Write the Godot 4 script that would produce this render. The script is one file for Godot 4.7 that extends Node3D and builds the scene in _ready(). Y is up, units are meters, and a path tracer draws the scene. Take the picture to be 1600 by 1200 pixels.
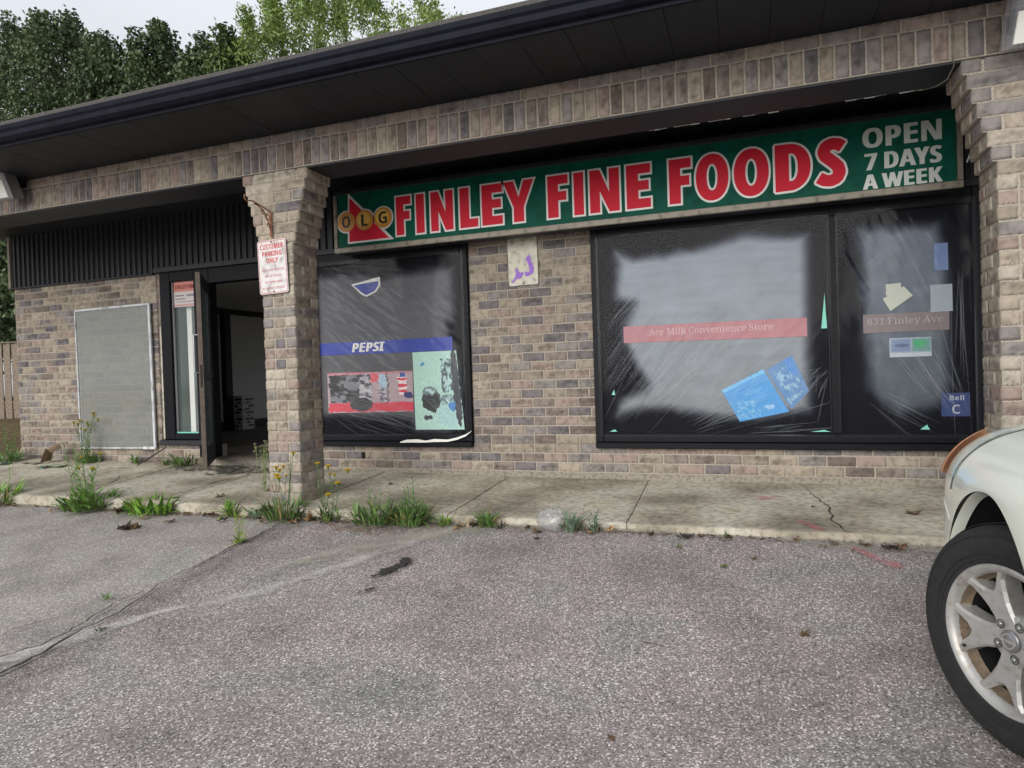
extends Node3D

# A closed strip-plaza convenience store seen from its parking lot. x runs right along the storefront, y is up, z comes towards the lot; metres.

var rng := RandomNumberGenerator.new()
var sprays: ArrayMesh
var counts := {}
var M := {}
var bold: FontVariation
var sans: SystemFont
var serif: SystemFont

# ------------------------------------------------------------------ naming
func numbered(parent: Node, called: String) -> String:
	var key := str(parent.get_instance_id()) + "/" + called
	var n: int = counts.get(key, 0)
	counts[key] = n + 1
	return called if n == 0 else "%s_%03d" % [called, n]

func put(parent: Node, o: Node, called: String) -> Node:
	o.name = numbered(parent, called)
	parent.add_child(o, true)
	return o

func tag(o: Node, label: String, category := "", group := "", kind := "") -> Node:
	if label: o.set_meta("label", label)
	if category: o.set_meta("category", category)
	if group: o.set_meta("group", group)
	if kind: o.set_meta("kind", kind)
	return o

func base(called: String, at: Vector3, label: String, category: String, group := "", kind := "", turn := 0.0) -> Node3D:
	var o := Node3D.new()
	put(self, o, called)
	o.position = at
	o.rotation.y = turn
	tag(o, label, category, group, kind)
	return o

func piece(parent: Node, called: String, mesh: Mesh, m: Material, at := Vector3.ZERO) -> MeshInstance3D:
	var o := MeshInstance3D.new()
	o.mesh = mesh
	o.material_override = m
	put(parent, o, called)
	o.position = at
	return o

# ------------------------------------------------------------------ mesh builder
class MB:
	var v := PackedVector3Array()
	var n := PackedVector3Array()
	var u := PackedVector2Array()
	var c := PackedColorArray()
	var tint := Color(1, 1, 1)
	var tinted := false

	func tri(a: Vector3, b: Vector3, d: Vector3, na: Vector3, nb: Vector3, nd: Vector3, ua := Vector2.ZERO, ub := Vector2.ZERO, ud := Vector2.ZERO) -> void:
		# keeps the winding that agrees with the normals: clockwise seen from outside
		var g := (d - a).cross(b - a)
		if g.dot(na + nb + nd) < 0.0:
			v.append_array([a, d, b]); n.append_array([na, nd, nb]); u.append_array([ua, ud, ub])
		else:
			v.append_array([a, b, d]); n.append_array([na, nb, nd]); u.append_array([ua, ub, ud])
		c.append(tint); c.append(tint); c.append(tint)

	func flat(a: Vector3, b: Vector3, d: Vector3, out: Vector3) -> void:
		var g := (d - a).cross(b - a).normalized()
		if g.dot(out) < 0.0: g = -g
		tri(a, b, d, g, g, g)

	func quad(a: Vector3, b: Vector3, d: Vector3, e: Vector3, out: Vector3, uv := false) -> void:
		var g := (d - a).cross(b - a)
		if g.length() < 1e-12: g = (e - a).cross(d - a)
		g = g.normalized()
		if g.dot(out) < 0.0: g = -g
		if uv:
			tri(a, b, d, g, g, g, Vector2(0, 1), Vector2(1, 1), Vector2(1, 0))
			tri(a, d, e, g, g, g, Vector2(0, 1), Vector2(1, 0), Vector2(0, 0))
		else:
			tri(a, b, d, g, g, g)
			tri(a, d, e, g, g, g)

	func box(at: Vector3, size: Vector3, bev := 0.004, bs := Basis()) -> void:
		var h := size / 2.0
		bev = minf(bev, minf(h.x, minf(h.y, h.z)) * 0.6)
		var axes := [0, 1, 2]
		for ax in axes:
			var a1: int = (ax + 1) % 3
			var a2: int = (ax + 2) % 3
			for s in [-1.0, 1.0]:
				var p := []
				for k in [[-1, -1], [1, -1], [1, 1], [-1, 1]]:
					var q := Vector3.ZERO
					q[ax] = s * h[ax]
					q[a1] = k[0] * (h[a1] - bev)
					q[a2] = k[1] * (h[a2] - bev)
					p.append(at + bs * q)
				var o := Vector3.ZERO
				o[ax] = s
				quad(p[0], p[1], p[2], p[3], bs * o)
			for s1 in [-1.0, 1.0]:      # bevel strips along ax
				for s2 in [-1.0, 1.0]:
					var e := []
					for k in [-1.0, 1.0]:
						for w in [0, 1]:
							var q := Vector3.ZERO
							q[ax] = k * (h[ax] - bev)
							q[a1] = s1 * (h[a1] - (bev if w == 0 else 0.0))
							q[a2] = s2 * (h[a2] - (0.0 if w == 0 else bev))
							e.append(at + bs * q)
					var o := Vector3.ZERO
					o[a1] = s1; o[a2] = s2
					quad(e[0], e[1], e[3], e[2], bs * o)
		for sx in [-1.0, 1.0]:
			for sy in [-1.0, 1.0]:
				for sz in [-1.0, 1.0]:
					var s := Vector3(sx, sy, sz)
					flat(at + bs * (s * (h - Vector3(0, bev, bev))), at + bs * (s * (h - Vector3(bev, 0, bev))), at + bs * (s * (h - Vector3(bev, bev, 0))), bs * s)

	func tube(path: Array, radii: Array, sides := 6, caps := true) -> void:
		var rings := []
		var side := Vector3.RIGHT
		for i in path.size():
			var p: Vector3 = path[i]
			var d: Vector3 = (path[mini(i + 1, path.size() - 1)] - path[maxi(i - 1, 0)]).normalized()
			side = (side - d * side.dot(d))
			if side.length() < 0.1: side = d.cross(Vector3(0.3, 0.9, 0.2))
			side = side.normalized()
			var up := d.cross(side)
			var r: float = radii[i]
			var ring := []
			for k in sides:
				var t := TAU * k / sides
				var o := side * cos(t) + up * sin(t)
				ring.append([p + o * r, o])
			rings.append(ring)
		for i in path.size() - 1:
			for k in sides:
				var a = rings[i][k]
				var b = rings[i][(k + 1) % sides]
				var d2 = rings[i + 1][(k + 1) % sides]
				var e = rings[i + 1][k]
				var u0 := float(i) / (path.size() - 1)
				var u1 := float(i + 1) / (path.size() - 1)
				tri(a[0], b[0], d2[0], a[1], b[1], d2[1], Vector2(float(k) / sides, u0), Vector2(float(k + 1) / sides, u0), Vector2(float(k + 1) / sides, u1))
				tri(a[0], d2[0], e[0], a[1], d2[1], e[1], Vector2(float(k) / sides, u0), Vector2(float(k + 1) / sides, u1), Vector2(float(k) / sides, u1))
		if caps:
			for i in [0, path.size() - 1]:
				var d: Vector3 = (path[1] - path[0]) * -1.0 if i == 0 else path[i] - path[i - 1]
				for k in sides: flat(path[i], rings[i][k][0], rings[i][(k + 1) % sides][0], d)

	# a profile of (radius, height) turned round the local axis `axis` at `at`
	func lathe(profile: Array, at: Vector3, bs: Basis, sides := 32, smooth := true) -> void:
		for i in profile.size() - 1:
			var p: Vector2 = profile[i]
			var q: Vector2 = profile[i + 1]
			var t := (q - p).normalized()
			var nn := Vector2(t.y, -t.x)
			for k in sides:
				var a := TAU * k / sides
				var b := TAU * (k + 1) / sides
				var ca := Vector3(cos(a), 0, sin(a))
				var cb := Vector3(cos(b), 0, sin(b))
				var y := Vector3.UP
				var n0 := nn
				var n1 := nn
				if smooth:
					if i > 0:
						var t0: Vector2 = (p - profile[i - 1]).normalized()
						if t0.dot(t) > 0.6: n0 = (nn + Vector2(t0.y, -t0.x)).normalized()
					if i < profile.size() - 2:
						var t1: Vector2 = (profile[i + 2] - q).normalized()
						if t1.dot(t) > 0.6: n1 = (nn + Vector2(t1.y, -t1.x)).normalized()
				var A := at + bs * (ca * p.x + y * p.y)
				var B := at + bs * (cb * p.x + y * p.y)
				var C := at + bs * (cb * q.x + y * q.y)
				var D := at + bs * (ca * q.x + y * q.y)
				if p.x > 1e-6: tri(A, B, C, bs * (ca * n0.x + y * n0.y), bs * (cb * n0.x + y * n0.y), bs * (cb * n1.x + y * n1.y))
				if q.x > 1e-6: tri(A, C, D, bs * (ca * n0.x + y * n0.y), bs * (cb * n1.x + y * n1.y), bs * (ca * n1.x + y * n1.y))

	# outline in the xy plane, from z0 to z1 (z1 in front), front edge bevelled
	func extrude(poly: PackedVector2Array, z0: float, z1: float, at := Vector3.ZERO, bs := Basis(), bev := 0.0) -> void:
		var idx := Geometry2D.triangulate_polygon(poly)
		var m := poly.size()
		var ccw := not Geometry2D.is_polygon_clockwise(poly)
		var inset := PackedVector2Array()
		for i in m:
			var a := (poly[i] - poly[(i + m - 1) % m]).normalized()
			var b := (poly[(i + 1) % m] - poly[i]).normalized()
			var nn := (Vector2(-a.y, a.x) + Vector2(-b.y, b.x)).normalized() * (1.0 if ccw else -1.0)
			inset.append(poly[i] + nn * bev)
		for k in range(0, idx.size(), 3):
			var a := inset[idx[k]]; var b := inset[idx[k + 1]]; var d := inset[idx[k + 2]]
			flat(at + bs * Vector3(a.x, a.y, z1), at + bs * Vector3(b.x, b.y, z1), at + bs * Vector3(d.x, d.y, z1), bs * Vector3.BACK)
			a = poly[idx[k]]; b = poly[idx[k + 1]]; d = poly[idx[k + 2]]
			flat(at + bs * Vector3(a.x, a.y, z0), at + bs * Vector3(b.x, b.y, z0), at + bs * Vector3(d.x, d.y, z0), bs * Vector3.FORWARD)
		for i in m:
			var j := (i + 1) % m
			var e := poly[j] - poly[i]
			var out := Vector3(e.y, -e.x, 0) * (1.0 if ccw else -1.0)
			quad(at + bs * Vector3(poly[i].x, poly[i].y, z0), at + bs * Vector3(poly[j].x, poly[j].y, z0), at + bs * Vector3(poly[j].x, poly[j].y, z1 - bev), at + bs * Vector3(poly[i].x, poly[i].y, z1 - bev), bs * out)
			if bev > 0.0:
				quad(at + bs * Vector3(poly[i].x, poly[i].y, z1 - bev), at + bs * Vector3(poly[j].x, poly[j].y, z1 - bev), at + bs * Vector3(inset[j].x, inset[j].y, z1), at + bs * Vector3(inset[i].x, inset[i].y, z1), bs * (out.normalized() + Vector3.BACK))

	func mesh() -> ArrayMesh:
		var a := []
		a.resize(Mesh.ARRAY_MAX)
		a[Mesh.ARRAY_VERTEX] = v
		a[Mesh.ARRAY_NORMAL] = n
		a[Mesh.ARRAY_TEX_UV] = u
		if tinted: a[Mesh.ARRAY_COLOR] = c
		var m := ArrayMesh.new()
		m.add_surface_from_arrays(Mesh.PRIMITIVE_TRIANGLES, a)
		return m

func box_mesh(size: Vector3, bev := 0.004) -> ArrayMesh:
	var b := MB.new()
	b.box(Vector3.ZERO, size, bev)
	return b.mesh()

func bar(parent: Node, called: String, lo: Vector3, hi: Vector3, m: Material, bev := 0.004) -> MeshInstance3D:
	return piece(parent, called, box_mesh((hi - lo).abs(), bev), m, (lo + hi) / 2.0)

# smooth grid of points P[i][j]; the normal comes from the neighbours
func grid_mesh(P: Array, flip := false, uvs := Vector2(1, 1), uv2s := Vector2.ZERO, from_xz := false) -> ArrayMesh:
	var rows := P.size()
	var cols: int = P[0].size()
	var v := PackedVector3Array(); var n := PackedVector3Array(); var u := PackedVector2Array(); var u2 := PackedVector2Array()
	var idx := PackedInt32Array()
	for i in rows:
		for j in cols:
			var p: Vector3 = P[i][j]
			v.append(p)
			var dx: Vector3 = P[i][mini(j + 1, cols - 1)] - P[i][maxi(j - 1, 0)]
			var dy: Vector3 = P[mini(i + 1, rows - 1)][j] - P[maxi(i - 1, 0)][j]
			var nn := dy.cross(dx).normalized()
			n.append(-nn if flip else nn)
			if from_xz:
				u.append(Vector2(p.x * uvs.x, p.z * uvs.y)); u2.append(Vector2(p.x * uv2s.x, p.z * uv2s.y))
			else:
				u.append(Vector2(float(j) / (cols - 1), float(i) / (rows - 1)) * uvs); u2.append(u[-1])
	for i in rows - 1:
		for j in cols - 1:
			var a := i * cols + j
			var q := [a, a + 1, a + cols + 1, a + cols]
			if flip: idx.append_array([q[0], q[2], q[1], q[0], q[3], q[2]])
			else: idx.append_array([q[0], q[1], q[2], q[0], q[2], q[3]])
	var arr := []
	arr.resize(Mesh.ARRAY_MAX)
	arr[Mesh.ARRAY_VERTEX] = v; arr[Mesh.ARRAY_NORMAL] = n; arr[Mesh.ARRAY_TEX_UV] = u; arr[Mesh.ARRAY_TEX_UV2] = u2; arr[Mesh.ARRAY_INDEX] = idx
	var m := ArrayMesh.new()
	m.add_surface_from_arrays(Mesh.PRIMITIVE_TRIANGLES, arr)
	return m

# ------------------------------------------------------------------ materials
func noise_tex(kind: int, freq: float, size: int, stops: Array, sd := 1, octaves := 4, cell_value := false, jitter := 1.0) -> NoiseTexture2D:
	var f := FastNoiseLite.new()
	f.noise_type = kind
	f.frequency = freq
	f.seed = sd
	f.fractal_octaves = octaves
	if kind == FastNoiseLite.TYPE_CELLULAR:
		f.fractal_type = FastNoiseLite.FRACTAL_NONE
		f.cellular_return_type = FastNoiseLite.RETURN_CELL_VALUE if cell_value else FastNoiseLite.RETURN_DISTANCE2_SUB
		f.cellular_jitter = jitter
	var t := NoiseTexture2D.new()
	t.width = size; t.height = size
	t.noise = f
	t.generate_mipmaps = false
	t.seamless = size <= 1024
	if stops.size():
		var g := Gradient.new()
		var offs := PackedFloat32Array(); var cols := PackedColorArray()
		for s in stops:
			offs.append(s[0])
			cols.append(s[1] if s[1] is Color else Color(s[1], s[1], s[1]))
		g.offsets = offs; g.colors = cols
		t.color_ramp = g
	return t

func mat(col: Color, rough := 0.8, metal := 0.0) -> StandardMaterial3D:
	var m := StandardMaterial3D.new()
	m.albedo_color = col
	m.roughness = rough
	m.metallic = metal
	return m

func tri_planar(m: StandardMaterial3D, tex: Texture2D, scale: float, height: Texture2D = null, depth := 0.0) -> StandardMaterial3D:
	m.albedo_texture = tex
	m.uv1_triplanar = true
	m.uv1_world_triplanar = true
	m.uv1_scale = Vector3(scale, scale, scale)
	if height:
		m.heightmap_enabled = true
		m.heightmap_texture = height
		m.heightmap_scale = depth
	return m

func leaf_mat(col: Color, back := 0.5) -> StandardMaterial3D:
	var m := mat(col, 0.55)
	m.vertex_color_use_as_albedo = true
	m.backlight_enabled = true
	m.backlight = Color(back, back, back)
	m.cull_mode = BaseMaterial3D.CULL_DISABLED
	return m

func make_materials() -> void:
	# brick: rolled clay with dark scars and pale salts
	var bt := noise_tex(FastNoiseLite.TYPE_SIMPLEX_SMOOTH, 0.012, 512, [[0.0, 0.70], [0.25, 0.86], [0.5, 0.95], [0.8, 1.0], [1.0, Color(0.93, 0.93, 0.95)]], 5, 6)
	var bh := noise_tex(FastNoiseLite.TYPE_SIMPLEX_SMOOTH, 0.03, 512, [], 9, 5)
	var tones := {"tan": Color(0.619, 0.575, 0.518), "beige": Color(0.670, 0.624, 0.561), "pale": Color(0.714, 0.676, 0.619), "grey": Color(0.564, 0.537, 0.520), "slate": Color(0.480, 0.458, 0.459), "pink": Color(0.627, 0.559, 0.521), "brown": Color(0.552, 0.507, 0.473), "umber": Color(0.485, 0.440, 0.409)}
	for k in tones:
		var m := mat(tones[k], 0.92)
		tri_planar(m, bt, 1.7, bh, 0.16)
		m.metallic_specular = 0.25
		m.vertex_color_use_as_albedo = true
		M["brick_" + k] = m
	var mt := noise_tex(FastNoiseLite.TYPE_SIMPLEX, 0.05, 512, [[0.0, 0.72], [0.5, 0.93], [1.0, 1.0]], 15, 5)
	M.mortar = tri_planar(mat(Color(0.70, 0.665, 0.61), 0.95), mt, 2.0, bh, 0.2)
	# concrete
	var ct := noise_tex(FastNoiseLite.TYPE_SIMPLEX, 0.02, 1024, [[0.0, 0.70], [0.35, 0.88], [0.6, 0.98], [0.85, 1.0], [1.0, 0.92]], 21, 7)
	var cd := noise_tex(FastNoiseLite.TYPE_SIMPLEX_SMOOTH, 0.008, 512, [[0.0, Color(0.62, 0.60, 0.57)], [0.4, Color(0.88, 0.86, 0.84)], [0.7, Color(1, 1, 1)], [1.0, Color(0.93, 0.92, 0.86)]], 23, 5)
	var cg := noise_tex(FastNoiseLite.TYPE_SIMPLEX, 0.09, 1024, [], 24, 5)
	var con := mat(Color(0.80, 0.78, 0.715), 0.95)
	con.albedo_texture = ct
	con.uv1_scale = Vector3(1, 1, 1)
	con.detail_enabled = true
	con.detail_albedo = cd
	con.detail_blend_mode = BaseMaterial3D.BLEND_MODE_MUL
	con.detail_uv_layer = BaseMaterial3D.DETAIL_UV_2
	con.heightmap_enabled = true
	con.heightmap_texture = cg
	con.heightmap_scale = 0.10
	con.uv1_triplanar = true
	con.uv1_world_triplanar = true
	con.uv1_scale = Vector3(0.55, 0.55, 0.55)
	M.concrete = con
	M.parge = tri_planar(mat(Color(0.60, 0.57, 0.52), 0.95), ct, 0.9, cg, 0.3)
	# asphalt: worn, exposed stone chips in dark binder
	for k in [["asphalt", 0.0, 31], ["asphalt_old", 1.0, 32]]:
		var old: float = k[1]
		var W := func(c: Color) -> Color: return c.lerp(Color(0.62, 0.61, 0.59), 0.28 * old)
		var st := [[0.0, W.call(Color(0.33, 0.325, 0.325))], [0.10, W.call(Color(0.45, 0.44, 0.438))], [0.22, W.call(Color(0.535, 0.52, 0.518))], [0.70, W.call(Color(0.585, 0.567, 0.565))], [0.80, W.call(Color(0.655, 0.635, 0.63))], [0.90, W.call(Color(0.76, 0.745, 0.735))], [1.0, W.call(Color(0.95, 0.94, 0.93))]]
		var at := noise_tex(FastNoiseLite.TYPE_CELLULAR, 0.18, 2048, st, k[2], 1, true)
		var ah := noise_tex(FastNoiseLite.TYPE_CELLULAR, 0.18, 2048, [], k[2], 1, false)
		var ad := noise_tex(FastNoiseLite.TYPE_SIMPLEX_SMOOTH, 0.009, 1024, [[0.0, Color(0.80, 0.80, 0.795)], [0.28, Color(0.91, 0.90, 0.90)], [0.5, Color(0.98, 0.955, 0.96)], [0.62, Color(1, 0.985, 0.985)], [0.75, Color(0.96, 0.97, 0.96)], [1.0, Color(0.86, 0.885, 0.875)]], 34 + k[2], 6)
		var m := mat(Color(1.0, 0.985, 0.972) if old == 0.0 else Color(1.04, 1.035, 1.01), 0.9)
		m.albedo_texture = at
		m.heightmap_enabled = true
		m.heightmap_texture = ah
		m.heightmap_scale = 0.2
		m.detail_enabled = true
		m.detail_albedo = ad
		m.detail_blend_mode = BaseMaterial3D.BLEND_MODE_MUL
		m.detail_uv_layer = BaseMaterial3D.DETAIL_UV_2
		M[k[0]] = m
	M.crack = mat(Color(0.19, 0.18, 0.17), 1.0)
	M.dirt = tri_planar(mat(Color(0.42, 0.37, 0.30), 1.0), ct, 0.8, bh, 2.0)
	M.litter = tri_planar(mat(Color(0.50, 0.43, 0.32), 1.0), noise_tex(FastNoiseLite.TYPE_CELLULAR, 0.05, 512, [[0.0, Color(0.35, 0.3, 0.2)], [0.5, Color(0.75, 0.68, 0.5)], [0.8, Color(0.6, 0.65, 0.4)], [1.0, Color(1, 0.95, 0.8)]], 3, 1, true), 0.7, bh, 2.0)
	# worn paint and stains: broken up by noise
	var wear := noise_tex(FastNoiseLite.TYPE_SIMPLEX, 0.014, 512, [[0.0, Color(1, 1, 1, 0)], [0.35, Color(1, 1, 1, 0.2)], [0.65, Color(0.93, 0.93, 0.93, 0.8)], [1.0, Color(1, 1, 1, 1)]], 41, 8)
	for k in [["soft_line", Color(0.90, 0.89, 0.86)], ["soft_dust", Color(0.76, 0.735, 0.67)], ["soft_grime", Color(0.33, 0.325, 0.32)], ["soft_pink", Color(0.84, 0.47, 0.48)]]:
		var m := tri_planar(mat(k[1], 0.95), noise_tex(FastNoiseLite.TYPE_SIMPLEX, 0.10, 512, [[0.0, Color(1, 1, 1, 0)], [0.38, Color(1, 1, 1, 0.12)], [0.62, Color(0.96, 0.96, 0.96, 0.85)], [1.0, Color(1, 1, 1, 1)]], 43, 4), 1.6)
		m.vertex_color_use_as_albedo = true
		m.transparency = BaseMaterial3D.TRANSPARENCY_ALPHA
		M[k[0]] = m
	for k in [["line_paint", Color(0.74, 0.725, 0.70), 0.55], ["pink_paint", Color(0.79, 0.42, 0.43), 0.35], ["oil", Color(0.21, 0.20, 0.195), 0.42], ["dust", Color(0.62, 0.59, 0.53), 0.48], ["damp", Color(0.42, 0.405, 0.37), 0.52]]:
		var m := mat(k[1], 0.9)
		tri_planar(m, wear, 1.2)
		m.transparency = BaseMaterial3D.TRANSPARENCY_ALPHA_SCISSOR
		m.alpha_scissor_threshold = k[2]
		M[k[0]] = m
	# metal, paint, plastic
	var grime := noise_tex(FastNoiseLite.TYPE_SIMPLEX_SMOOTH, 0.02, 512, [[0.0, 0.6], [0.4, 0.9], [1.0, 1.0]], 51, 5)
	M.black = tri_planar(mat(Color(0.10, 0.105, 0.135), 0.55), grime, 0.9)
	M.black_frame = tri_planar(mat(Color(0.062, 0.068, 0.095), 0.5), grime, 1.3)
	M.black_frame.metallic_specular = 0.3
	M.gutter = tri_planar(mat(Color(0.115, 0.12, 0.165), 0.6), grime, 0.5)
	M.gutter.metallic_specular = 0.25
	M.soffit = tri_planar(mat(Color(0.075, 0.08, 0.115), 0.6), grime, 0.8)
	M.shingle = tri_planar(mat(Color(0.36, 0.35, 0.34), 0.95), ct, 1.5)
	M.alu = tri_planar(mat(Color(0.56, 0.53, 0.475), 0.5, 0.15), grime, 0.8)
	M.door_edge = tri_planar(mat(Color(0.42, 0.37, 0.325), 0.5, 0.1), grime, 1.2)
	M.white_frame = tri_planar(mat(Color(0.83, 0.84, 0.86), 0.4), grime, 0.7)
	M.white = tri_planar(mat(Color(0.88, 0.87, 0.86), 0.45), grime, 1.1)
	M.paper = mat(Color(0.72, 0.735, 0.69), 0.8)
	M.white_plastic = mat(Color(0.87, 0.87, 0.84), 0.4)
	M.mint = mat(Color(0.48, 0.78, 0.71), 0.5)
	M.steel = mat(Color(0.62, 0.62, 0.63), 0.35, 0.7)
	var rt := noise_tex(FastNoiseLite.TYPE_SIMPLEX, 0.04, 256, [[0.0, Color(0.35, 0.26, 0.22)], [0.5, Color(0.55, 0.38, 0.29)], [1.0, Color(0.72, 0.50, 0.38)]], 61, 4)
	M.rust = tri_planar(mat(Color(1, 1, 1), 0.85), rt, 8.0)
	M.sign_green = tri_planar(mat(Color(0.03, 0.34, 0.275), 0.55), noise_tex(FastNoiseLite.TYPE_SIMPLEX_SMOOTH, 0.015, 512, [[0.0, 0.78], [0.5, 0.95], [1.0, 1.0]], 66, 5), 0.8)
	M.sign_red = mat(Color(0.82, 0.14, 0.22), 0.55)
	M.sign_red.metallic_specular = 0.3
	M.sign_green.metallic_specular = 0.25
	M.sign_white = mat(Color(0.86, 0.85, 0.84), 0.35)
	M.sign_pale = mat(Color(0.78, 0.80, 0.78), 0.35)
	M.gold = mat(Color(0.80, 0.55, 0.22), 0.35)
	M.gold_light = mat(Color(0.93, 0.74, 0.36), 0.35)
	M.ink = mat(Color(0.13, 0.13, 0.13), 0.4)
	M.red_ink = mat(Color(0.74, 0.22, 0.26), 0.5)
	M.pink_ink = mat(Color(0.74, 0.42, 0.45), 0.5)
	M.ghost_ink = mat(Color(0.76, 0.76, 0.70), 0.5)
	M.purple = mat(Color(0.56, 0.36, 0.76), 0.5)
	M.sign_face = tri_planar(mat(Color(0.87, 0.855, 0.845), 0.4), grime, 0.9)
	M.yellowed = tri_planar(mat(Color(0.83, 0.815, 0.74), 0.45), grime, 0.9)
	var film := mat(Color(0.80, 0.82, 0.86, 0.008), 0.12)
	film.metallic_specular = 0.19
	M.crease = mat(Color(0.78, 0.80, 0.84, 0.10), 0.3)
	M.crease.transparency = BaseMaterial3D.TRANSPARENCY_ALPHA
	film.transparency = BaseMaterial3D.TRANSPARENCY_ALPHA
	film.cull_mode = BaseMaterial3D.CULL_DISABLED
	M.film = film
	var pane := mat(Color(0.75, 0.85, 0.82, 0.06), 0.02)
	pane.transparency = BaseMaterial3D.TRANSPARENCY_ALPHA
	M.pane = pane
	var hazy := mat(Color(0.60, 0.62, 0.60, 0.34), 0.08)
	hazy.transparency = BaseMaterial3D.TRANSPARENCY_ALPHA
	M.hazy_pane = hazy
	var clear := mat(Color(0.85, 0.87, 0.9, 0.13), 0.12)
	clear.transparency = BaseMaterial3D.TRANSPARENCY_ALPHA
	M.clear_plastic = clear
	M.room_wall = mat(Color(0.88, 0.88, 0.865), 0.9)
	M.room_floor = tri_planar(mat(Color(0.42, 0.40, 0.38), 0.6), grime, 0.6)
	M.room_ceiling = mat(Color(0.90, 0.90, 0.88), 0.9)
	M.dark_trim = mat(Color(0.14, 0.13, 0.13), 0.7)
	# wood, bark, leaves
	M.fence = tri_planar(mat(Color(0.56, 0.50, 0.44), 0.95), noise_tex(FastNoiseLite.TYPE_SIMPLEX, 0.03, 512, [[0.0, 0.6], [0.5, 0.9], [1.0, 1.0]], 71, 5), 0.9)
	M.bark = tri_planar(mat(Color(0.36, 0.31, 0.27), 0.95), ct, 0.7)
	M.leaf = leaf_mat(Color(1, 1, 1), 0.55)
	M.weed = leaf_mat(Color(1, 1, 1), 0.45)
	M.dead = leaf_mat(Color(1, 1, 1), 0.2)
	M.card = tri_planar(mat(Color(0.60, 0.51, 0.41), 0.9), grime, 1.5)
	# car
	var paint := mat(Color(0.925, 0.94, 0.885), 0.34)
	paint.clearcoat_enabled = true
	paint.clearcoat = 0.8
	paint.clearcoat_roughness = 0.06
	M.car_paint = paint
	M.tyre = tri_planar(mat(Color(0.15, 0.15, 0.155), 0.8), noise_tex(FastNoiseLite.TYPE_SIMPLEX, 0.03, 256, [[0.0, 0.75], [0.6, 1.0], [1.0, Color(1.15, 1.12, 1.1)]], 81, 4), 3.0)
	M.alloy = tri_planar(mat(Color(0.74, 0.735, 0.72), 0.40, 0.4), noise_tex(FastNoiseLite.TYPE_SIMPLEX_SMOOTH, 0.02, 256, [[0.0, Color(0.75, 0.68, 0.6)], [0.35, 0.95], [1.0, 1.0]], 83, 4), 4.0)
	M.brake_dust = tri_planar(mat(Color(0.52, 0.45, 0.37), 0.7, 0.1), grime, 5.0)
	M.liner = mat(Color(0.05, 0.05, 0.055), 0.9)
	M.amber = mat(Color(0.93, 0.66, 0.46), 0.25)
	M.lamp_clear = mat(Color(0.74, 0.77, 0.74), 0.1)
	M.dark_glass = mat(Color(0.05, 0.055, 0.06), 0.05)
	M.seam = mat(Color(0.30, 0.31, 0.29), 0.8)

# ------------------------------------------------------------------ lie of the land
func kerb_base(x: float) -> float:
	return -0.125 + 0.04 * clampf((x + 4.0) / 3.0, 0.0, 1.0)

func lot_y(x: float, z: float) -> float:
	var a := kerb_base(x)
	var t := clampf((z - 1.65) / 2.0, 0.0, 1.0)
	var y := a + (-0.29 - a) * t
	if z > 3.65: y = -0.29 - 0.018 * (minf(z, 8.0) - 3.65)
	return y

func walk_y(x: float, z: float) -> float:
	var w := clampf((-2.0 - x) / 7.0, 0.0, 1.0) * 0.10
	return w + (-0.045 - w) * clampf(z / 1.64, 0.0, 1.0)

func yard_y(x: float, z: float) -> float:
	var far := clampf(-z / 5.0, 0.0, 1.0)
	return lerpf(lot_y(x, z), 0.05, clampf((1.3 - z) / 1.2, 0.0, 1.0)) + 0.26 * far

var seam_pts := [Vector2(-3.15, 40.0), Vector2(-3.2, 8.0), Vector2(-3.28, 5.0), Vector2(-3.33, 4.18), Vector2(-3.35, 3.98), Vector2(-3.45, 3.68), Vector2(-3.43, 3.47), Vector2(-3.56, 3.08), Vector2(-3.62, 2.33), Vector2(-3.62, 2.0), Vector2(-3.64, 1.62), Vector2(-3.64, -2.0)]

func seam_x(z: float) -> float:
	for i in seam_pts.size() - 1:
		var a: Vector2 = seam_pts[i]
		var b: Vector2 = seam_pts[i + 1]
		if z <= a.y and z >= b.y:
			return lerpf(a.x, b.x, (a.y - z) / maxf(a.y - b.y, 1e-4))
	return -3.15

func lot_patch(left: bool) -> ArrayMesh:
	var zs := []
	var z := -0.5
	while z < 9.0:
		zs.append(z); z += 0.11
	for q in [10.0, 12.0, 15.0, 20.0, 28.0, 40.0]: zs.append(q)
	var nz := FastNoiseLite.new()
	nz.frequency = 0.5
	nz.seed = 4
	var P := []
	for zz in zs:
		var row := []
		var sx := seam_x(zz)
		for j in 61:
			var t := pow(j / 60.0, 1.9)
			var x: float = sx - t * (30.0 if left else -36.0)
			row.append(Vector3(x, lot_y(x, zz) + nz.get_noise_2d(x, zz) * 0.012 - (0.006 if left else 0.0), zz))
		P.append(row)
	return grid_mesh(P, left, Vector2(0.42, 0.42), Vector2(0.13, 0.13), true)

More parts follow.
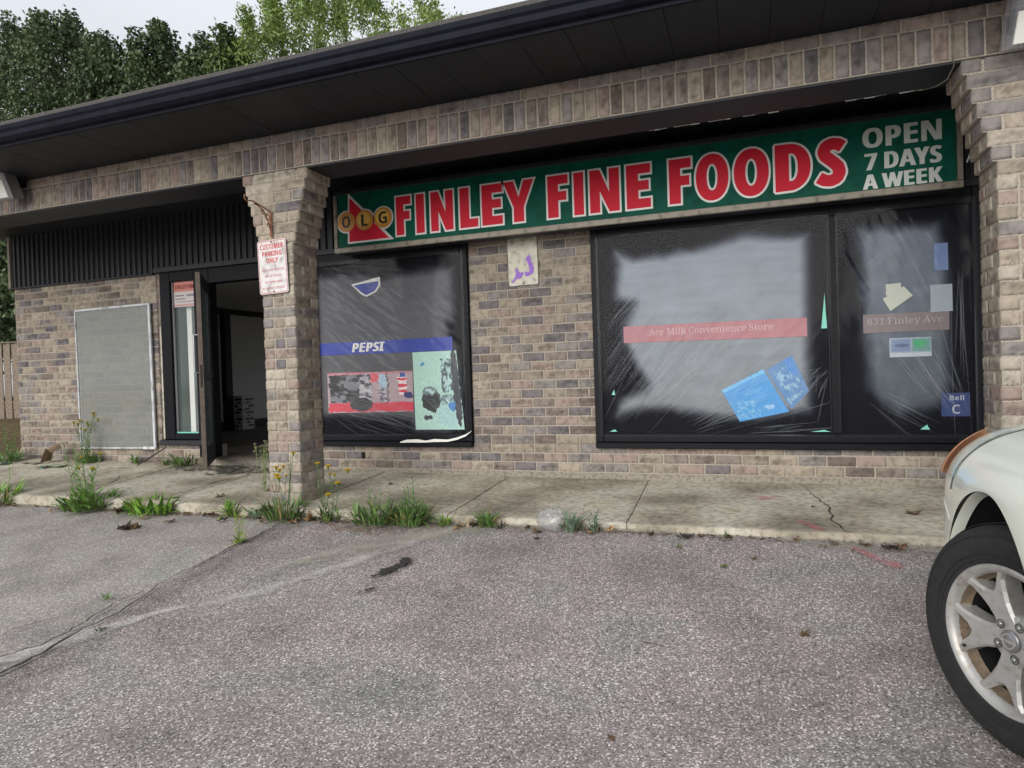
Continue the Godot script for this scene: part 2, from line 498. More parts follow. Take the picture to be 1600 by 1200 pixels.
# a ribbon that lies on the ground along pts (x, z) with given widths
func ribbon(pts: Array, widths: Array, lift: float, ground: Callable, wob := 0.0, step := 0.04) -> ArrayMesh:
	var P := []
	var nz := FastNoiseLite.new()
	nz.frequency = 6.0
	for i in pts.size() - 1:
		var a: Vector2 = pts[i]
		var b: Vector2 = pts[i + 1]
		var d := (b - a).normalized()
		var s := Vector2(-d.y, d.x)
		var k := maxi(1, int(a.distance_to(b) / step))
		for q in k + (1 if i == pts.size() - 2 else 0):
			var t := float(q) / k
			var p := a.lerp(b, t) + s * nz.get_noise_2d(a.x + q * step, i * 3.1) * wob
			var w: float = lerpf(widths[i], widths[i + 1], t) * (1.0 + (nz.get_noise_2d(q * 0.11 + i, 7.7) * 0.8 if wob > 0.0 else 0.0))
			var l := p - s * w / 2.0
			var r := p + s * w / 2.0
			P.append([Vector3(l.x, ground.call(l.x, l.y) + lift, l.y), Vector3(r.x, ground.call(r.x, r.y) + lift, r.y)])
	return grid_mesh(P, P.size() > 1 and (P[0][1] - P[0][0]).cross(P[1][0] - P[0][0]).y > 0.0)

# a worn, feathered streak: thickest paint in the middle, none at the edges
func soft_ribbon(pts: Array, widths: Array, strength: float, lift: float, ground: Callable, step := 0.05) -> ArrayMesh:
	var nz := FastNoiseLite.new()
	nz.frequency = 2.5
	nz.seed = int(pts[0].x * 100.0)
	var rows := []
	for i in pts.size() - 1:
		var a: Vector2 = pts[i]
		var b: Vector2 = pts[i + 1]
		var d := (b - a).normalized()
		var s := Vector2(-d.y, d.x)
		var k := maxi(1, int(a.distance_to(b) / step))
		for q in k + (1 if i == pts.size() - 2 else 0):
			var t := float(q) / k
			var p := a.lerp(b, t)
			var w: float = lerpf(widths[i], widths[i + 1], t) * (1.0 + 0.7 * nz.get_noise_2d(p.x * 2.0, p.y * 2.0))
			var row := []
			for j in 7:
				var e := j / 3.0 - 1.0
				var c := p + s * w * 0.5 * e
				var al := (1.0 - e * e) * strength * clampf(0.75 + 1.1 * nz.get_noise_2d(c.x * 3.0 + 7.0, c.y * 3.0), 0.0, 1.2)
				row.append([Vector3(c.x, ground.call(c.x, c.y) + lift, c.y), Color(1, 1, 1, clampf(al, 0.0, 1.0))])
			rows.append(row)
	for j in 7:
		rows[0][j][1].a = 0.0
		rows[-1][j][1].a = 0.0
	var mb := MB.new()
	mb.tinted = true
	for i in rows.size() - 1:
		for j in 6:
			for t in [[[0, 0], [0, 1], [1, 1]], [[0, 0], [1, 1], [1, 0]]]:
				var q := []
				for e in t: q.append(rows[i + e[0]][j + e[1]])
				var at := mb.c.size()
				mb.tri(q[0][0], q[1][0], q[2][0], Vector3.UP, Vector3.UP, Vector3.UP)
				var swapped: bool = mb.v[at + 1] != q[1][0]
				mb.c[at] = q[0][1]
				mb.c[at + 1] = q[2][1] if swapped else q[1][1]
				mb.c[at + 2] = q[1][1] if swapped else q[2][1]
	return mb.mesh()

# ------------------------------------------------------------------ bricks
var brick_meshes := {}

func brick_mesh(size: Vector3, sd: int, sides := true) -> ArrayMesh:
	var key := "%s%d%s" % [size, sd, sides]
	if brick_meshes.has(key): return brick_meshes[key]
	var nz := FastNoiseLite.new()
	nz.seed = sd
	nz.frequency = 16.0
	nz.fractal_octaves = 2
	var r2 := RandomNumberGenerator.new()
	r2.seed = sd * 77 + 3
	var scar := r2.randf() < 0.5
	var sc := Vector2(r2.randf_range(-0.25, 0.25), r2.randf_range(-0.2, 0.2))
	var h := size / 2.0
	var rad := 0.0035
	var long_y := size.y > size.x
	var st := SurfaceTool.new()
	st.begin(Mesh.PRIMITIVE_TRIANGLES)
	st.set_smooth_group(0)
	var pt := func(p: Vector3) -> Vector3:
		var inner := p.clamp(-h + Vector3.ONE * rad, h - Vector3.ONE * rad)
		var o := p - inner
		var q := inner + o.normalized() * minf(o.length(), rad) if o.length() > 1e-6 else p
		q += Vector3(nz.get_noise_3d(p.x + 9.0, p.y, p.z) * 0.0018, nz.get_noise_3d(p.x, p.y + 9.0, p.z) * 0.002, nz.get_noise_3d(p.x, p.y, p.z + 9.0) * 0.0024)
		if scar and absf(p.z) > h.z * 0.99:
			var e := Vector2(p.x / size.x - sc.x * (0.4 if long_y else 1.0), p.y / size.y - sc.y)
			e *= Vector2(3.6, 2.6) if long_y else Vector2(2.6, 3.6)
			q.z -= signf(p.z) * 0.0012 * maxf(0.0, 1.0 - e.length_squared())
		return q
	# the roller left a darker fired scar on some faces
	var fired := func(p: Vector3) -> Color:
		var k := 1.0 + 0.16 * nz.get_noise_3d(p.x * 0.8 + 3.0, p.y, p.z)
		if scar and absf(p.z) > h.z * 0.9:
			var e := Vector2(p.x / size.x - sc.x * (0.4 if long_y else 1.0), p.y / size.y - sc.y) * (Vector2(3.4, 2.4) if long_y else Vector2(2.4, 3.4))
			e += Vector2(nz.get_noise_2d(p.x * 2.0, p.y * 2.0), nz.get_noise_2d(p.y * 2.0, p.x * 2.0 + 4.0)) * 0.5
			var d := e.length()
			k *= 1.0 - 0.42 * (1.0 - smoothstep(0.75, 1.05, d)) * (0.55 + 0.45 * smoothstep(0.2, 0.8, d))
		return Color(k, k, k * 1.01)
	for ax in 3:
		var a1 := (ax + 1) % 3
		var a2 := (ax + 2) % 3
		for s in [-1.0, 1.0]:
			if not sides and ax == 2 and s < 0.0: continue
			var n1: int = [8, 4, 1][a1] if not long_y else [4, 8, 1][a1]
			var n2: int = [8, 4, 1][a2] if not long_y else [4, 8, 1][a2]
			if sides:
				if a1 == 2: n1 = 3
				if a2 == 2: n2 = 3
			if ax == 1:
				n1 = mini(n1, 4); n2 = mini(n2, 4)
			for i in n1:
				for j in n2:
					var q := []
					for k in [[0, 0], [1, 0], [1, 1], [0, 1]]:
						var p := Vector3.ZERO
						p[ax] = s * h[ax]
						p[a1] = -h[a1] + size[a1] * (i + k[0]) / n1
						p[a2] = -h[a2] + size[a2] * (j + k[1]) / n2
						q.append(pt.call(p))
					var o := Vector3.ZERO
					o[ax] = s
					for t in [[0, 1, 2], [0, 2, 3]]:
						var A: Vector3 = q[t[0]]
						var B: Vector3 = q[t[1]]
						var C: Vector3 = q[t[2]]
						if (C - A).cross(B - A).dot(o) < 0.0:
							var sw := B
							B = C
							C = sw
						for V in [A, B, C]:
							st.set_color(fired.call(V))
							st.add_vertex(V)
	st.generate_normals()
	brick_meshes[key] = st.commit()
	return brick_meshes[key]

func pick(weights: Dictionary) -> Material:
	var total := 0.0
	for k in weights: total += weights[k]
	var r := rng.randf() * total
	for k in weights:
		r -= weights[k]
		if r <= 0.0: return M["brick_" + k]
	return M["brick_tan"]

const COURSE := 0.0905
const BRICK := Vector3(0.218, 0.0795, 0.10)
var wall_mix := {"tan": 3.2, "beige": 1.6, "grey": 2.0, "slate": 1.7, "pink": 1.6, "brown": 2.6, "umber": 1.0}
var pier_mix := {"tan": 3.0, "beige": 1.8, "grey": 2.0, "slate": 2.2, "pink": 1.6, "brown": 2.0, "umber": 0.6}
var column_mix := {"tan": 2.6, "beige": 3.2, "pale": 2.4, "grey": 2.2, "slate": 0.5, "pink": 2.2}
var beam_mix := {"tan": 2.4, "beige": 0.9, "grey": 2.4, "slate": 1.6, "pink": 1.6, "brown": 2.4, "umber": 1.0}

func brick_at(parent: Node, at: Vector3, length: float, height: float, mix: Dictionary, deep := 0.10, sides := false, turn := 0.0, called := "brick") -> MeshInstance3D:
	var long := length > height
	var full := Vector3(0.218, 0.0795, deep) if long else Vector3(0.0795, 0.218, deep)
	if long and length < 0.15: full.x = 0.104
	var o := piece(parent, called, brick_mesh(full, rng.randi_range(1, 9), sides), pick(mix), at + Vector3(0, rng.randf_range(-0.0012, 0.0012), rng.randf_range(-0.001, 0.002)))
	o.scale = Vector3(length / full.x, height / full.y, 1.0)
	o.rotation.y = turn
	o.rotation.z = rng.randf_range(-0.006, 0.006)
	return o

# running bond between x0 and x1, n courses up from y0, faces at z
func lay(parent: Node, x0: float, x1: float, y0: float, n: int, z: float, mix: Dictionary, holes := [], course := COURSE) -> void:
	for k in n:
		var y := y0 + (k + 0.5) * course
		var x := x0 - (0.0 if k % 2 == 0 else 0.115) - rng.randf_range(0.0, 0.05)
		while x < x1 - 0.03:
			var a := maxf(x, x0)
			var b := minf(x + 0.2185, x1)
			if x1 - b < 0.045: b = x1
			x += 0.2295
			if b - a < 0.035: continue
			var gone := false
			for h in holes:
				if (a + b) / 2.0 > h[0] and (a + b) / 2.0 < h[1] and y > h[2] and y < h[3]: gone = true
			if not gone:
				brick_at(parent, Vector3((a + b) / 2.0, y, z - 0.05), b - a, course - 0.0105, mix)

# ------------------------------------------------------------------ lettering
func lettering(parent: Node, called: String, text: String, font: Font, m: Material, at: Vector3, width: float, height: float, depth := 0.003, left := true) -> MeshInstance3D:
	var t := TextMesh.new()
	t.text = text
	t.font = font
	t.font_size = 48
	t.pixel_size = 0.01
	t.depth = 0.02
	t.curve_step = 1.0
	t.horizontal_alignment = HORIZONTAL_ALIGNMENT_LEFT
	var bb := t.get_aabb()
	var o := piece(parent, called, t, m)
	o.scale = Vector3(width / bb.size.x, height / bb.size.y, depth / 0.02)
	o.position = at - Vector3((bb.position.x if left else bb.get_center().x) * o.scale.x, bb.position.y * o.scale.y, bb.position.z * o.scale.z)
	return o

func poly_piece(parent: Node, called: String, pts: Array, z0: float, z1: float, m: Material, at := Vector3.ZERO, bev := 0.0) -> MeshInstance3D:
	var b := MB.new()
	b.extrude(PackedVector2Array(pts), z0, z1, Vector3.ZERO, Basis(), bev)
	return piece(parent, called, b.mesh(), m, at)

func disc(r: float, n := 28, c := Vector2.ZERO) -> Array:
	var a := []
	for k in n: a.append(c + Vector2(cos(TAU * k / n), sin(TAU * k / n)) * r)
	return a

func round_rect(w: float, h: float, r: float) -> Array:
	var a := []
	for q in [[1, 1, 0], [-1, 1, 1], [-1, -1, 2], [1, -1, 3]]:
		for k in 5:
			var t: float = (q[2] + k / 4.0) * PI / 2.0
			a.append(Vector2(q[0] * (w / 2 - r) + cos(t) * r, q[1] * (h / 2 - r) + sin(t) * r))
	return a

# ------------------------------------------------------------------ _ready
func _ready() -> void:
	rng.seed = 20
	# ---- camera
	var cam := Camera3D.new()
	cam.name = "camera"
	add_child(cam)
	var yaw := deg_to_rad(19.73)
	var pitch := -0.0154
	var roll := 0.032
	var fw := Vector3(-sin(yaw) * cos(pitch), sin(pitch), -cos(yaw) * cos(pitch))
	var rt := Vector3(cos(yaw), 0, -sin(yaw))
	var up := rt.cross(fw)
	var R := rt * cos(roll) - up * sin(roll)
	var U := rt * sin(roll) + up * cos(roll)
	cam.transform = Transform3D(Basis(R, U, -fw), Vector3(0.0, 1.03, 6.269))
	cam.fov = rad_to_deg(2.0 * atan(600.0 / 1040.0))
	cam.near = 0.05
	cam.far = 400.0
	cam.current = true
	# ---- sky: an even overcast
	var env := Environment.new()
	env.background_mode = Environment.BG_SKY
	env.tonemap_mode = Environment.TONE_MAPPER_LINEAR
	env.tonemap_exposure = 2.05
	env.sdfgi_enabled = true
	env.ssao_enabled = true
	env.ssil_enabled = true
	var sky := Sky.new()
	var ps := PanoramaSkyMaterial.new()
	ps.panorama = overcast()
	ps.energy_multiplier = 1.0
	sky.sky_material = ps
	env.sky = sky
	var we := WorldEnvironment.new()
	we.name = "world_environment"
	we.environment = env
	add_child(we)
	var sun := DirectionalLight3D.new()
	sun.name = "sun"
	add_child(sun)
	sun.light_energy = 0.5
	sun.light_color = Color(1.0, 0.985, 0.965)
	sun.light_angular_distance = 50.0
	sun.shadow_enabled = true
	sun.look_at_from_position(Vector3(-1.5, 3.2, 8.0), Vector3.ZERO, Vector3.UP)
	# ---- fonts
	sans = SystemFont.new()
	sans.font_names = PackedStringArray(["Droid Sans"])
	var b0 := SystemFont.new()
	b0.font_names = PackedStringArray(["Droid Sans"])
	b0.font_weight = 700
	bold = FontVariation.new()
	bold.base_font = b0
	bold.variation_embolden = 0.0
	serif = SystemFont.new()
	serif.font_names = PackedStringArray(["Droid Serif"])
	make_materials()
	build_ground()
	build_store()
	build_sign()
	build_small_signs()
	build_posters()
	build_fence_and_trees()
	build_car()
	build_weeds()
	build_litter()

func overcast() -> ImageTexture:
	var w := 1024
	var h := 512
	var nz := FastNoiseLite.new()
	nz.frequency = 0.9
	nz.fractal_octaves = 5
	nz.seed = 12
	var data := PackedFloat32Array()
	data.resize(w * h * 3)
	var k := 0
	for j in h:
		var el := PI * (0.5 - (j + 0.5) / h)
		var y := sin(el)
		var ce := cos(el)
		for i in w:
			var a := TAU * (i + 0.5) / w
			var d := Vector3(ce * cos(a), y, ce * sin(a))
			var L: float
			if y > 0.0:
				var q := d / (y + 0.25)
				var cl := nz.get_noise_3d(q.x, q.y, q.z)
				L = 0.305 + 0.20 * y + 0.08 * cl
			else:
				L = 0.20
			data[k] = L * 0.95; data[k + 1] = L * 0.995; data[k + 2] = L * 1.07
			k += 3
	var im := Image.create_from_data(w, h, false, Image.FORMAT_RGBF, data.to_byte_array())
	return ImageTexture.create_from_image(im)

# ------------------------------------------------------------------ ground
func build_ground() -> void:
	var lot := base("parking_lot", Vector3.ZERO, "worn grey asphalt parking lot with exposed stone chips", "parking lot", "", "structure")
	piece(lot, "asphalt", lot_patch(false), M.asphalt)
	tag(piece(lot, "asphalt", lot_patch(true), M.asphalt_old), "paler older paving left of the long crack")
	# the far ground, out to the horizon, a little below the lot
	var g := base("ground", Vector3.ZERO, "bare ground around the plaza", "ground", "", "structure")
	var P := []
	for i in 25:
		var row := []
		for j in 25:
			var x := -180.0 + i * 15.0
			var z := -180.0 + j * 15.0
			row.append(Vector3(x, -0.5, z))
		P.append(row)
	piece(g, "soil", grid_mesh(P, true, Vector2(0.3, 0.3), Vector2(0.1, 0.1), true), M.dirt)
	# side yard left of the store: leaf litter rising to the fence
	var yd := base("side_yard", Vector3.ZERO, "leaf littered dirt yard rising to the fence beside the store", "yard", "", "structure")
	P = []
	var nz := FastNoiseLite.new()
	nz.frequency = 0.9
	for i in 46:
		var row := []
		for j in 40:
			var x := -46.0 + 36.6 * pow(i / 45.0, 0.55)
			var z := 1.2 - 22.0 * pow(j / 39.0, 1.5)
			row.append(Vector3(x, yard_y(x, z) + 0.03 * nz.get_noise_2d(x, z), z))
		P.append(row)
	piece(yd, "leaf_litter", grid_mesh(P), M.litter)
	# sidewalk: concrete slabs with open joints
	var w := base("sidewalk", Vector3.ZERO, "stained concrete sidewalk along the storefront", "sidewalk", "", "structure")
	var joints := [-14.0, -9.7, -8.05, -6.5, -5.15, -3.72, -2.3, -0.92, 2.0, 3.5, 5.0, 6.5]
	var skew := [0.0, 0.0, 0.1, 0.15, 0.0, 0.05, 0.08, 0.08, 0.0, 0.0, 0.0, 0.0]
	for k in joints.size() - 1:
		var x0: float = joints[k] + 0.0025
		var x1: float = joints[k + 1] - 0.0025
		var tilt := rng.randf_range(-0.006, 0.006)
		var S := []
		var nr := 13
		for i in nr:
			var row := []
			var t := i / float(nr - 2)
			for j in 17:
				var q := j / 16.0
				var z := -0.22 + 1.862 * minf(t, 1.0)
				var a: float = x0 + skew[k] * clampf(z / 1.64, 0, 1)
				var b: float = x1 + skew[k + 1] * clampf(z / 1.64, 0, 1)
				var x := lerpf(a, b, q)
				var y := walk_y(x, z) + tilt * (q - 0.5) + 0.004 * nz.get_noise_2d(x * 3.0, z * 3.0)
				if i == nr - 2: y -= 0.012
				if i == nr - 3: z += 0.135
				if i == nr - 1:
					y = -0.4
					z += 0.012
				elif i == nr - 2: z += 0.006
				z += 0.008 * nz.get_noise_2d(x * 4.0, 9.0) * (1.0 if i > nr - 4 else 0.0)
				row.append(Vector3(x, y, z))
			S.append(row)
		piece(w, "slab", grid_mesh(S, false, Vector2(0.55, 0.55), Vector2(0.21, 0.21), true), M.concrete)
	bar(w, "joint_filler", Vector3(-14.0, -0.4, -0.2), Vector3(6.5, -0.075, 1.60), M.dirt)
	# irregular crack through the slab in front of the large window
	piece(w, "crack", ribbon([Vector2(0.40, 0.15), Vector2(0.44, 0.5), Vector2(0.52, 0.9), Vector2(0.50, 1.3), Vector2(0.56, 1.62)], [0.003, 0.006, 0.010, 0.011, 0.008], 0.006, walk_y, 0.025), M.crack)
	piece(w, "crack", ribbon([Vector2(-5.11, 0.45), Vector2(-5.25, 0.8), Vector2(-5.22, 1.3)], [0.004, 0.014, 0.006], 0.006, walk_y, 0.04), M.crack)
	piece(w, "crack", ribbon([Vector2(-6.76, 0.62), Vector2(-6.5, 1.0), Vector2(-6.39, 1.58)], [0.004, 0.012, 0.008], 0.006, walk_y, 0.05), M.crack)
	piece(w, "damp_stain", ribbon([Vector2(-6.5, 0.18), Vector2(-5.4, 0.24), Vector2(-4.9, 0.2)], [0.25, 0.5, 0.2], 0.007, walk_y, 0.1, 0.1), M.damp)
	# marks on the lot
	var cr := base("asphalt_crack", Vector3.ZERO, "long dark crack running from the left edge to the brick column", "crack", "", "structure")
	piece(cr, "crack", ribbon([Vector2(-3.31, 4.9), Vector2(-3.33, 4.18), Vector2(-3.35, 3.98), Vector2(-3.45, 3.68), Vector2(-3.43, 3.47), Vector2(-3.56, 3.08)], [0.02, 0.02, 0.022, 0.012, 0.014, 0.008], 0.012, lot_y, 0.02), M.crack)
	piece(cr, "crack", ribbon([Vector2(-3.56, 3.08), Vector2(-3.60, 2.5), Vector2(-3.62, 2.33), Vector2(-3.60, 2.2), Vector2(-3.63, 1.68)], [0.006, 0.012, 0.02, 0.022, 0.012], 0.012, lot_y, 0.03), M.crack)
	var c2 := base("asphalt_crack", Vector3.ZERO, "shorter crack left of and beside the long crack, in the paler paving", "crack", "", "structure")
	piece(c2, "crack", ribbon([Vector2(-3.55, 4.3), Vector2(-3.52, 4.06), Vector2(-3.47, 3.91), Vector2(-3.50, 3.73), Vector2(-3.59, 3.37), Vector2(-3.57, 3.18)], [0.008, 0.012, 0.01, 0.012, 0.009, 0.004], 0.012, lot_y, 0.03), M.crack)
	piece(c2, "crack", ribbon([Vector2(-3.78, 3.95), Vector2(-3.85, 3.78), Vector2(-3.75, 3.6)], [0.004, 0.007, 0.003], 0.012, lot_y, 0.02), M.crack)
	var ln := base("parking_line", Vector3.ZERO, "faded white parking line on the asphalt right of the long crack", "road marking", "", "structure")
	piece(ln, "paint", soft_ribbon([Vector2(-3.62, 4.35), Vector2(-3.46, 4.05), Vector2(-3.38, 3.83), Vector2(-3.30, 3.6), Vector2(-3.20, 3.42), Vector2(-3.08, 3.3)], [0.12, 0.15, 0.16, 0.15, 0.11, 0.05], 0.95, 0.011, lot_y), M.soft_line)
	piece(ln, "paint", soft_ribbon([Vector2(-3.05, 3.32), Vector2(-2.95, 3.22), Vector2(-2.81, 3.08), Vector2(-2.70, 2.88)], [0.08, 0.13, 0.15, 0.08], 0.8, 0.011, lot_y), M.soft_line)
	piece(ln, "paint", soft_ribbon([Vector2(-2.72, 2.92), Vector2(-2.52, 2.58), Vector2(-2.40, 2.29), Vector2(-2.25, 2.01), Vector2(-1.98, 1.70)], [0.10, 0.16, 0.18, 0.17, 0.14], 0.9, 0.011, lot_y), M.soft_line)
	var du := base("concrete_dust", Vector3.ZERO, "pale dusty streak on the asphalt at the kerb between the weeds", "stain", "", "structure")
	piece(du, "dust", soft_ribbon([Vector2(-3.0, 2.75), Vector2(-2.6, 2.25), Vector2(-2.25, 1.90), Vector2(-1.85, 1.70), Vector2(-1.3, 1.69), Vector2(-0.5, 1.69)], [0.10, 0.34, 0.44, 0.34, 0.16, 0.06], 1.0, 0.0135, lot_y), M.soft_dust)
	piece(du, "dust", soft_ribbon([Vector2(0.1, 1.70), Vector2(0.6, 1.76), Vector2(1.3, 1.74)], [0.06, 0.26, 0.12], 0.9, 0.0135, lot_y), M.soft_dust)
	var wt := base("tyre_track", Vector3.ZERO, "faint dark worn track across the asphalt beside the long crack", "stain", "", "structure")
	piece(wt, "grime", soft_ribbon([Vector2(-3.05, 5.0), Vector2(-3.25, 3.9), Vector2(-3.42, 3.1), Vector2(-3.5, 2.3), Vector2(-3.5, 1.72)], [0.26, 0.34, 0.30, 0.30, 0.22], 0.55, 0.010, lot_y), M.soft_grime)
	var oil := base("oil_stain", Vector3.ZERO, "black tar stain on the asphalt right of the faded line", "stain", "", "structure")
	piece(oil, "stain", ribbon([Vector2(-2.23, 2.73), Vector2(-2.18, 2.60), Vector2(-2.17, 2.45), Vector2(-2.18, 2.40)], [0.05, 0.12, 0.14, 0.05], 0.013, lot_y, 0.05, 0.02), M.oil)
	piece(oil, "stain", ribbon([Vector2(-2.18, 2.96), Vector2(-2.12, 2.90), Vector2(-2.06, 2.89)], [0.02, 0.05, 0.02], 0.013, lot_y, 0.04, 0.02), M.oil)
	var pk := base("spray_mark", Vector3.ZERO, "pink spray paint mark on the asphalt beside the parked car", "paint mark", "", "structure")
	piece(pk, "paint", soft_ribbon([Vector2(0.53, 1.76), Vector2(0.60, 1.87), Vector2(0.69, 1.99), Vector2(0.77, 2.10)], [0.03, 0.08, 0.11, 0.10], 1.15, 0.014, lot_y, 0.03), M.soft_pink)
	var p2 := base("spray_mark", Vector3.ZERO, "thin pink spray paint mark across the sidewalk edge", "paint mark", "", "structure")
	piece(p2, "paint", soft_ribbon([Vector2(0.27, 1.34), Vector2(0.33, 1.45), Vector2(0.38, 1.55), Vector2(0.41, 1.63)], [0.03, 0.06, 0.08, 0.07], 1.0, 0.009, walk_y, 0.03), M.soft_pink)
	var p3 := base("spray_mark", Vector3.ZERO, "faint pink spray paint cross on the sidewalk below the large window", "paint mark", "", "structure")
	piece(p3, "paint", soft_ribbon([Vector2(-0.06, 0.60), Vector2(0.06, 0.66), Vector2(0.22, 0.76)], [0.06, 0.10, 0.06], 0.75, 0.009, walk_y, 0.03), M.soft_pink)
	piece(p3, "paint", soft_ribbon([Vector2(-0.02, 0.82), Vector2(0.09, 0.70), Vector2(0.21, 0.58)], [0.05, 0.08, 0.05], 0.7, 0.0105, walk_y, 0.03), M.soft_pink)

# ------------------------------------------------------------------ the store
func brick_column(store: Node3D, cx: float, label: String) -> void:
	var col := Node3D.new()
	put(store, col, "brick_column")
	col.position = Vector3(cx, 0, 1.29)
	col.set_meta("label", label)
	var n := 32
	var ch := 2.91 / n
	var core := MB.new()
	for k in n:
		var y := -0.05 + (k + 0.5) * ch
		var d := 0.0245 * maxf(0.0, k - 24.0)
		var hw := 0.17 + d
		var h := ch - 0.0105
		core.box(Vector3(0, y, 0), Vector3(2.0 * hw - 0.011, ch + 0.001, 0.329), 0.001)
		var even := k % 2 == 0
		var inner := hw if even else hw - 0.115
		var w := inner * 2.0
		var cuts := [-inner]
		if even:
			var flip := (k / 2) % 2 == 0
			var first := 0.218 if flip else w - 0.229
			if w > 0.5: first = w / 2.0 - 0.005
			cuts.append(-inner + clampf(first, 0.1, w - 0.1))
		elif w > 0.26:
			cuts.append(0.0)
		cuts.append(inner)
		for i in cuts.size() - 1:
			brick_at(col, Vector3((cuts[i] + cuts[i + 1]) / 2.0, y, 0.17 - 0.052), cuts[i + 1] - cuts[i] - 0.0105, h, column_mix, 0.104, true)
		for s in [-1.0, 1.0]:
			var x: float = s * (hw - 0.052)
			if even:
				brick_at(col, Vector3(x, y, -0.057), 0.218, h, column_mix, 0.104, true, PI / 2)
			else:
				brick_at(col, Vector3(x, y, 0.17 - 0.109), 0.218, h, column_mix, 0.104, true, PI / 2)
				brick_at(col, Vector3(x, y, -0.17 + 0.053), 0.106, h, column_mix, 0.104, true, PI / 2)
	piece(col, "mortar", core.mesh(), M.mortar)

func brick_wall(store: Node3D, x0: float, x1: float, top: float, mix: Dictionary, label: String, holes := [], from := 0) -> Node3D:
	var w := Node3D.new()
	put(store, w, "brick_wall")
	w.set_meta("label", label)
	bar(w, "mortar", Vector3(x0 + 0.004, -0.2 if from == 0 else 0.3285, -0.22), Vector3(x1 - 0.004, top - 0.003, -0.0045), M.mortar, 0.002)
	lay(w, x0, x1, 0.058 + from * COURSE, int(ceil((top - 0.075) / COURSE)) - from, 0.0, mix, holes)
	return w

func shop_window(store: Node3D, x0: float, x1: float, posts: Array, label: String, backings: Array) -> Node3D:
	var w := Node3D.new()
	put(store, w, "shop_window")
	w.set_meta("label", label)
	bar(w, "sill", Vector3(x0, 0.295, -0.10), Vector3(x1, 0.352, 0.055), M.black_frame, 0.006)
	bar(w, "frame", Vector3(x0, 0.355, -0.08), Vector3(x0 + 0.075, 2.40, 0.035), M.black_frame)
	bar(w, "frame", Vector3(x1 - 0.075, 0.355, -0.08), Vector3(x1, 2.40, 0.035), M.black_frame)
	bar(w, "frame", Vector3(x0 + 0.077, 2.28, -0.08), Vector3(x1 - 0.077, 2.40, 0.035), M.black_frame)
	bar(w, "frame", Vector3(x0 + 0.077, 0.355, -0.08), Vector3(x1 - 0.077, 0.43, 0.03), M.black_frame)
	for p in posts:
		bar(w, "mullion", Vector3(p - 0.035, 0.432, -0.08), Vector3(p + 0.035, 2.278, 0.04), M.black_frame)
		bar(w, "bead", Vector3(p - 0.05, 0.432, -0.07), Vector3(p - 0.037, 2.278, 0.018), M.black_frame, 0.002)
	for b in backings:
		# sheet behind the glass: whitened, its border sprayed black
		var P := []
		for i in 2:
			P.append([Vector3(b.x0, lerpf(2.30, 0.41, i), -0.03), Vector3(b.x1, lerpf(2.30, 0.41, i), -0.03)])
		var m := mat(Color(1, 1, 1), 0.7)
		m.metallic_specular = 0.2
		m.backlight_enabled = true
		m.backlight = Color(0.5, 0.5, 0.5)
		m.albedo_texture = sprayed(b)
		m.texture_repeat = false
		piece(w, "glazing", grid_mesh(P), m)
		P = []
		var nz := FastNoiseLite.new()
		nz.seed = b.sd
		nz.frequency = 1.3
		for i in 81:
			var row := []
			for j in 81:
				var x := lerpf(b.x0 - 0.02, b.x1 + 0.02, j / 80.0)
				var y := lerpf(2.32, 0.40, i / 80.0)
				var e := minf(minf(j, 80 - j), minf(i, 80 - i)) / 16.0
				var q := Vector2(x, y).rotated(b.lay)
				row.append(Vector3(x, y, 0.042 + clampf(e, 0.0, 1.0) * (0.010 * nz.get_noise_2d(x * 2.0, y) + 0.006 * nz.get_noise_2d(q.x * 1.2, q.y * 9.0))))
			P.append(row)
		piece(w, "plastic_film", grid_mesh(P), M.film)
		tag(piece(w, "film_creases", crease_ridges(b), M.crease), "", "", "", "stuff")
	return w

func sprayed(b: Dictionary) -> ImageTexture:
	var w := 288
	var h := 304
	var im := Image.create(w, h, false, Image.FORMAT_RGB8)
	var nz := FastNoiseLite.new()
	nz.seed = b.sd
	nz.frequency = 0.02
	nz.fractal_octaves = 5
	var poly: Array = b.poly
	var n := poly.size()
	var pv := PackedVector2Array(poly)
	for j in h:
		var y := lerpf(2.30, 0.41, (j + 0.5) / h)
		for i in w:
			var x := lerpf(b.x0, b.x1, (i + 0.5) / w)
			var nn := nz.get_noise_2d(i, j)
			var p := Vector2(x, y) + Vector2(nn, nz.get_noise_2d(i + 500.0, j)) * 0.018
			var d := 9.0
			for k in n:
				var a: Vector2 = pv[k]
				var e: Vector2 = pv[(k + 1) % n] - a
				var t := clampf((p - a).dot(e) / e.length_squared(), 0.0, 1.0)
				d = minf(d, p.distance_squared_to(a + e * t))
			d = sqrt(d)
			if not Geometry2D.is_point_in_polygon(p, pv): d = -d
			var s := smoothstep(-0.07, 0.085, d + nn * 0.02)
			var c: Color = b.color
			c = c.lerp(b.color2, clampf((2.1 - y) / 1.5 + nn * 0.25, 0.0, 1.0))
			var f := 1.0 + 0.05 * nz.get_noise_2d(i * 0.35, j * 3.0)
			im.set_pixel(i, j, Color(0.045, 0.05, 0.08).lerp(Color(c.r * f, c.g * f, c.b * f), s))
	return ImageTexture.create_from_image(im)

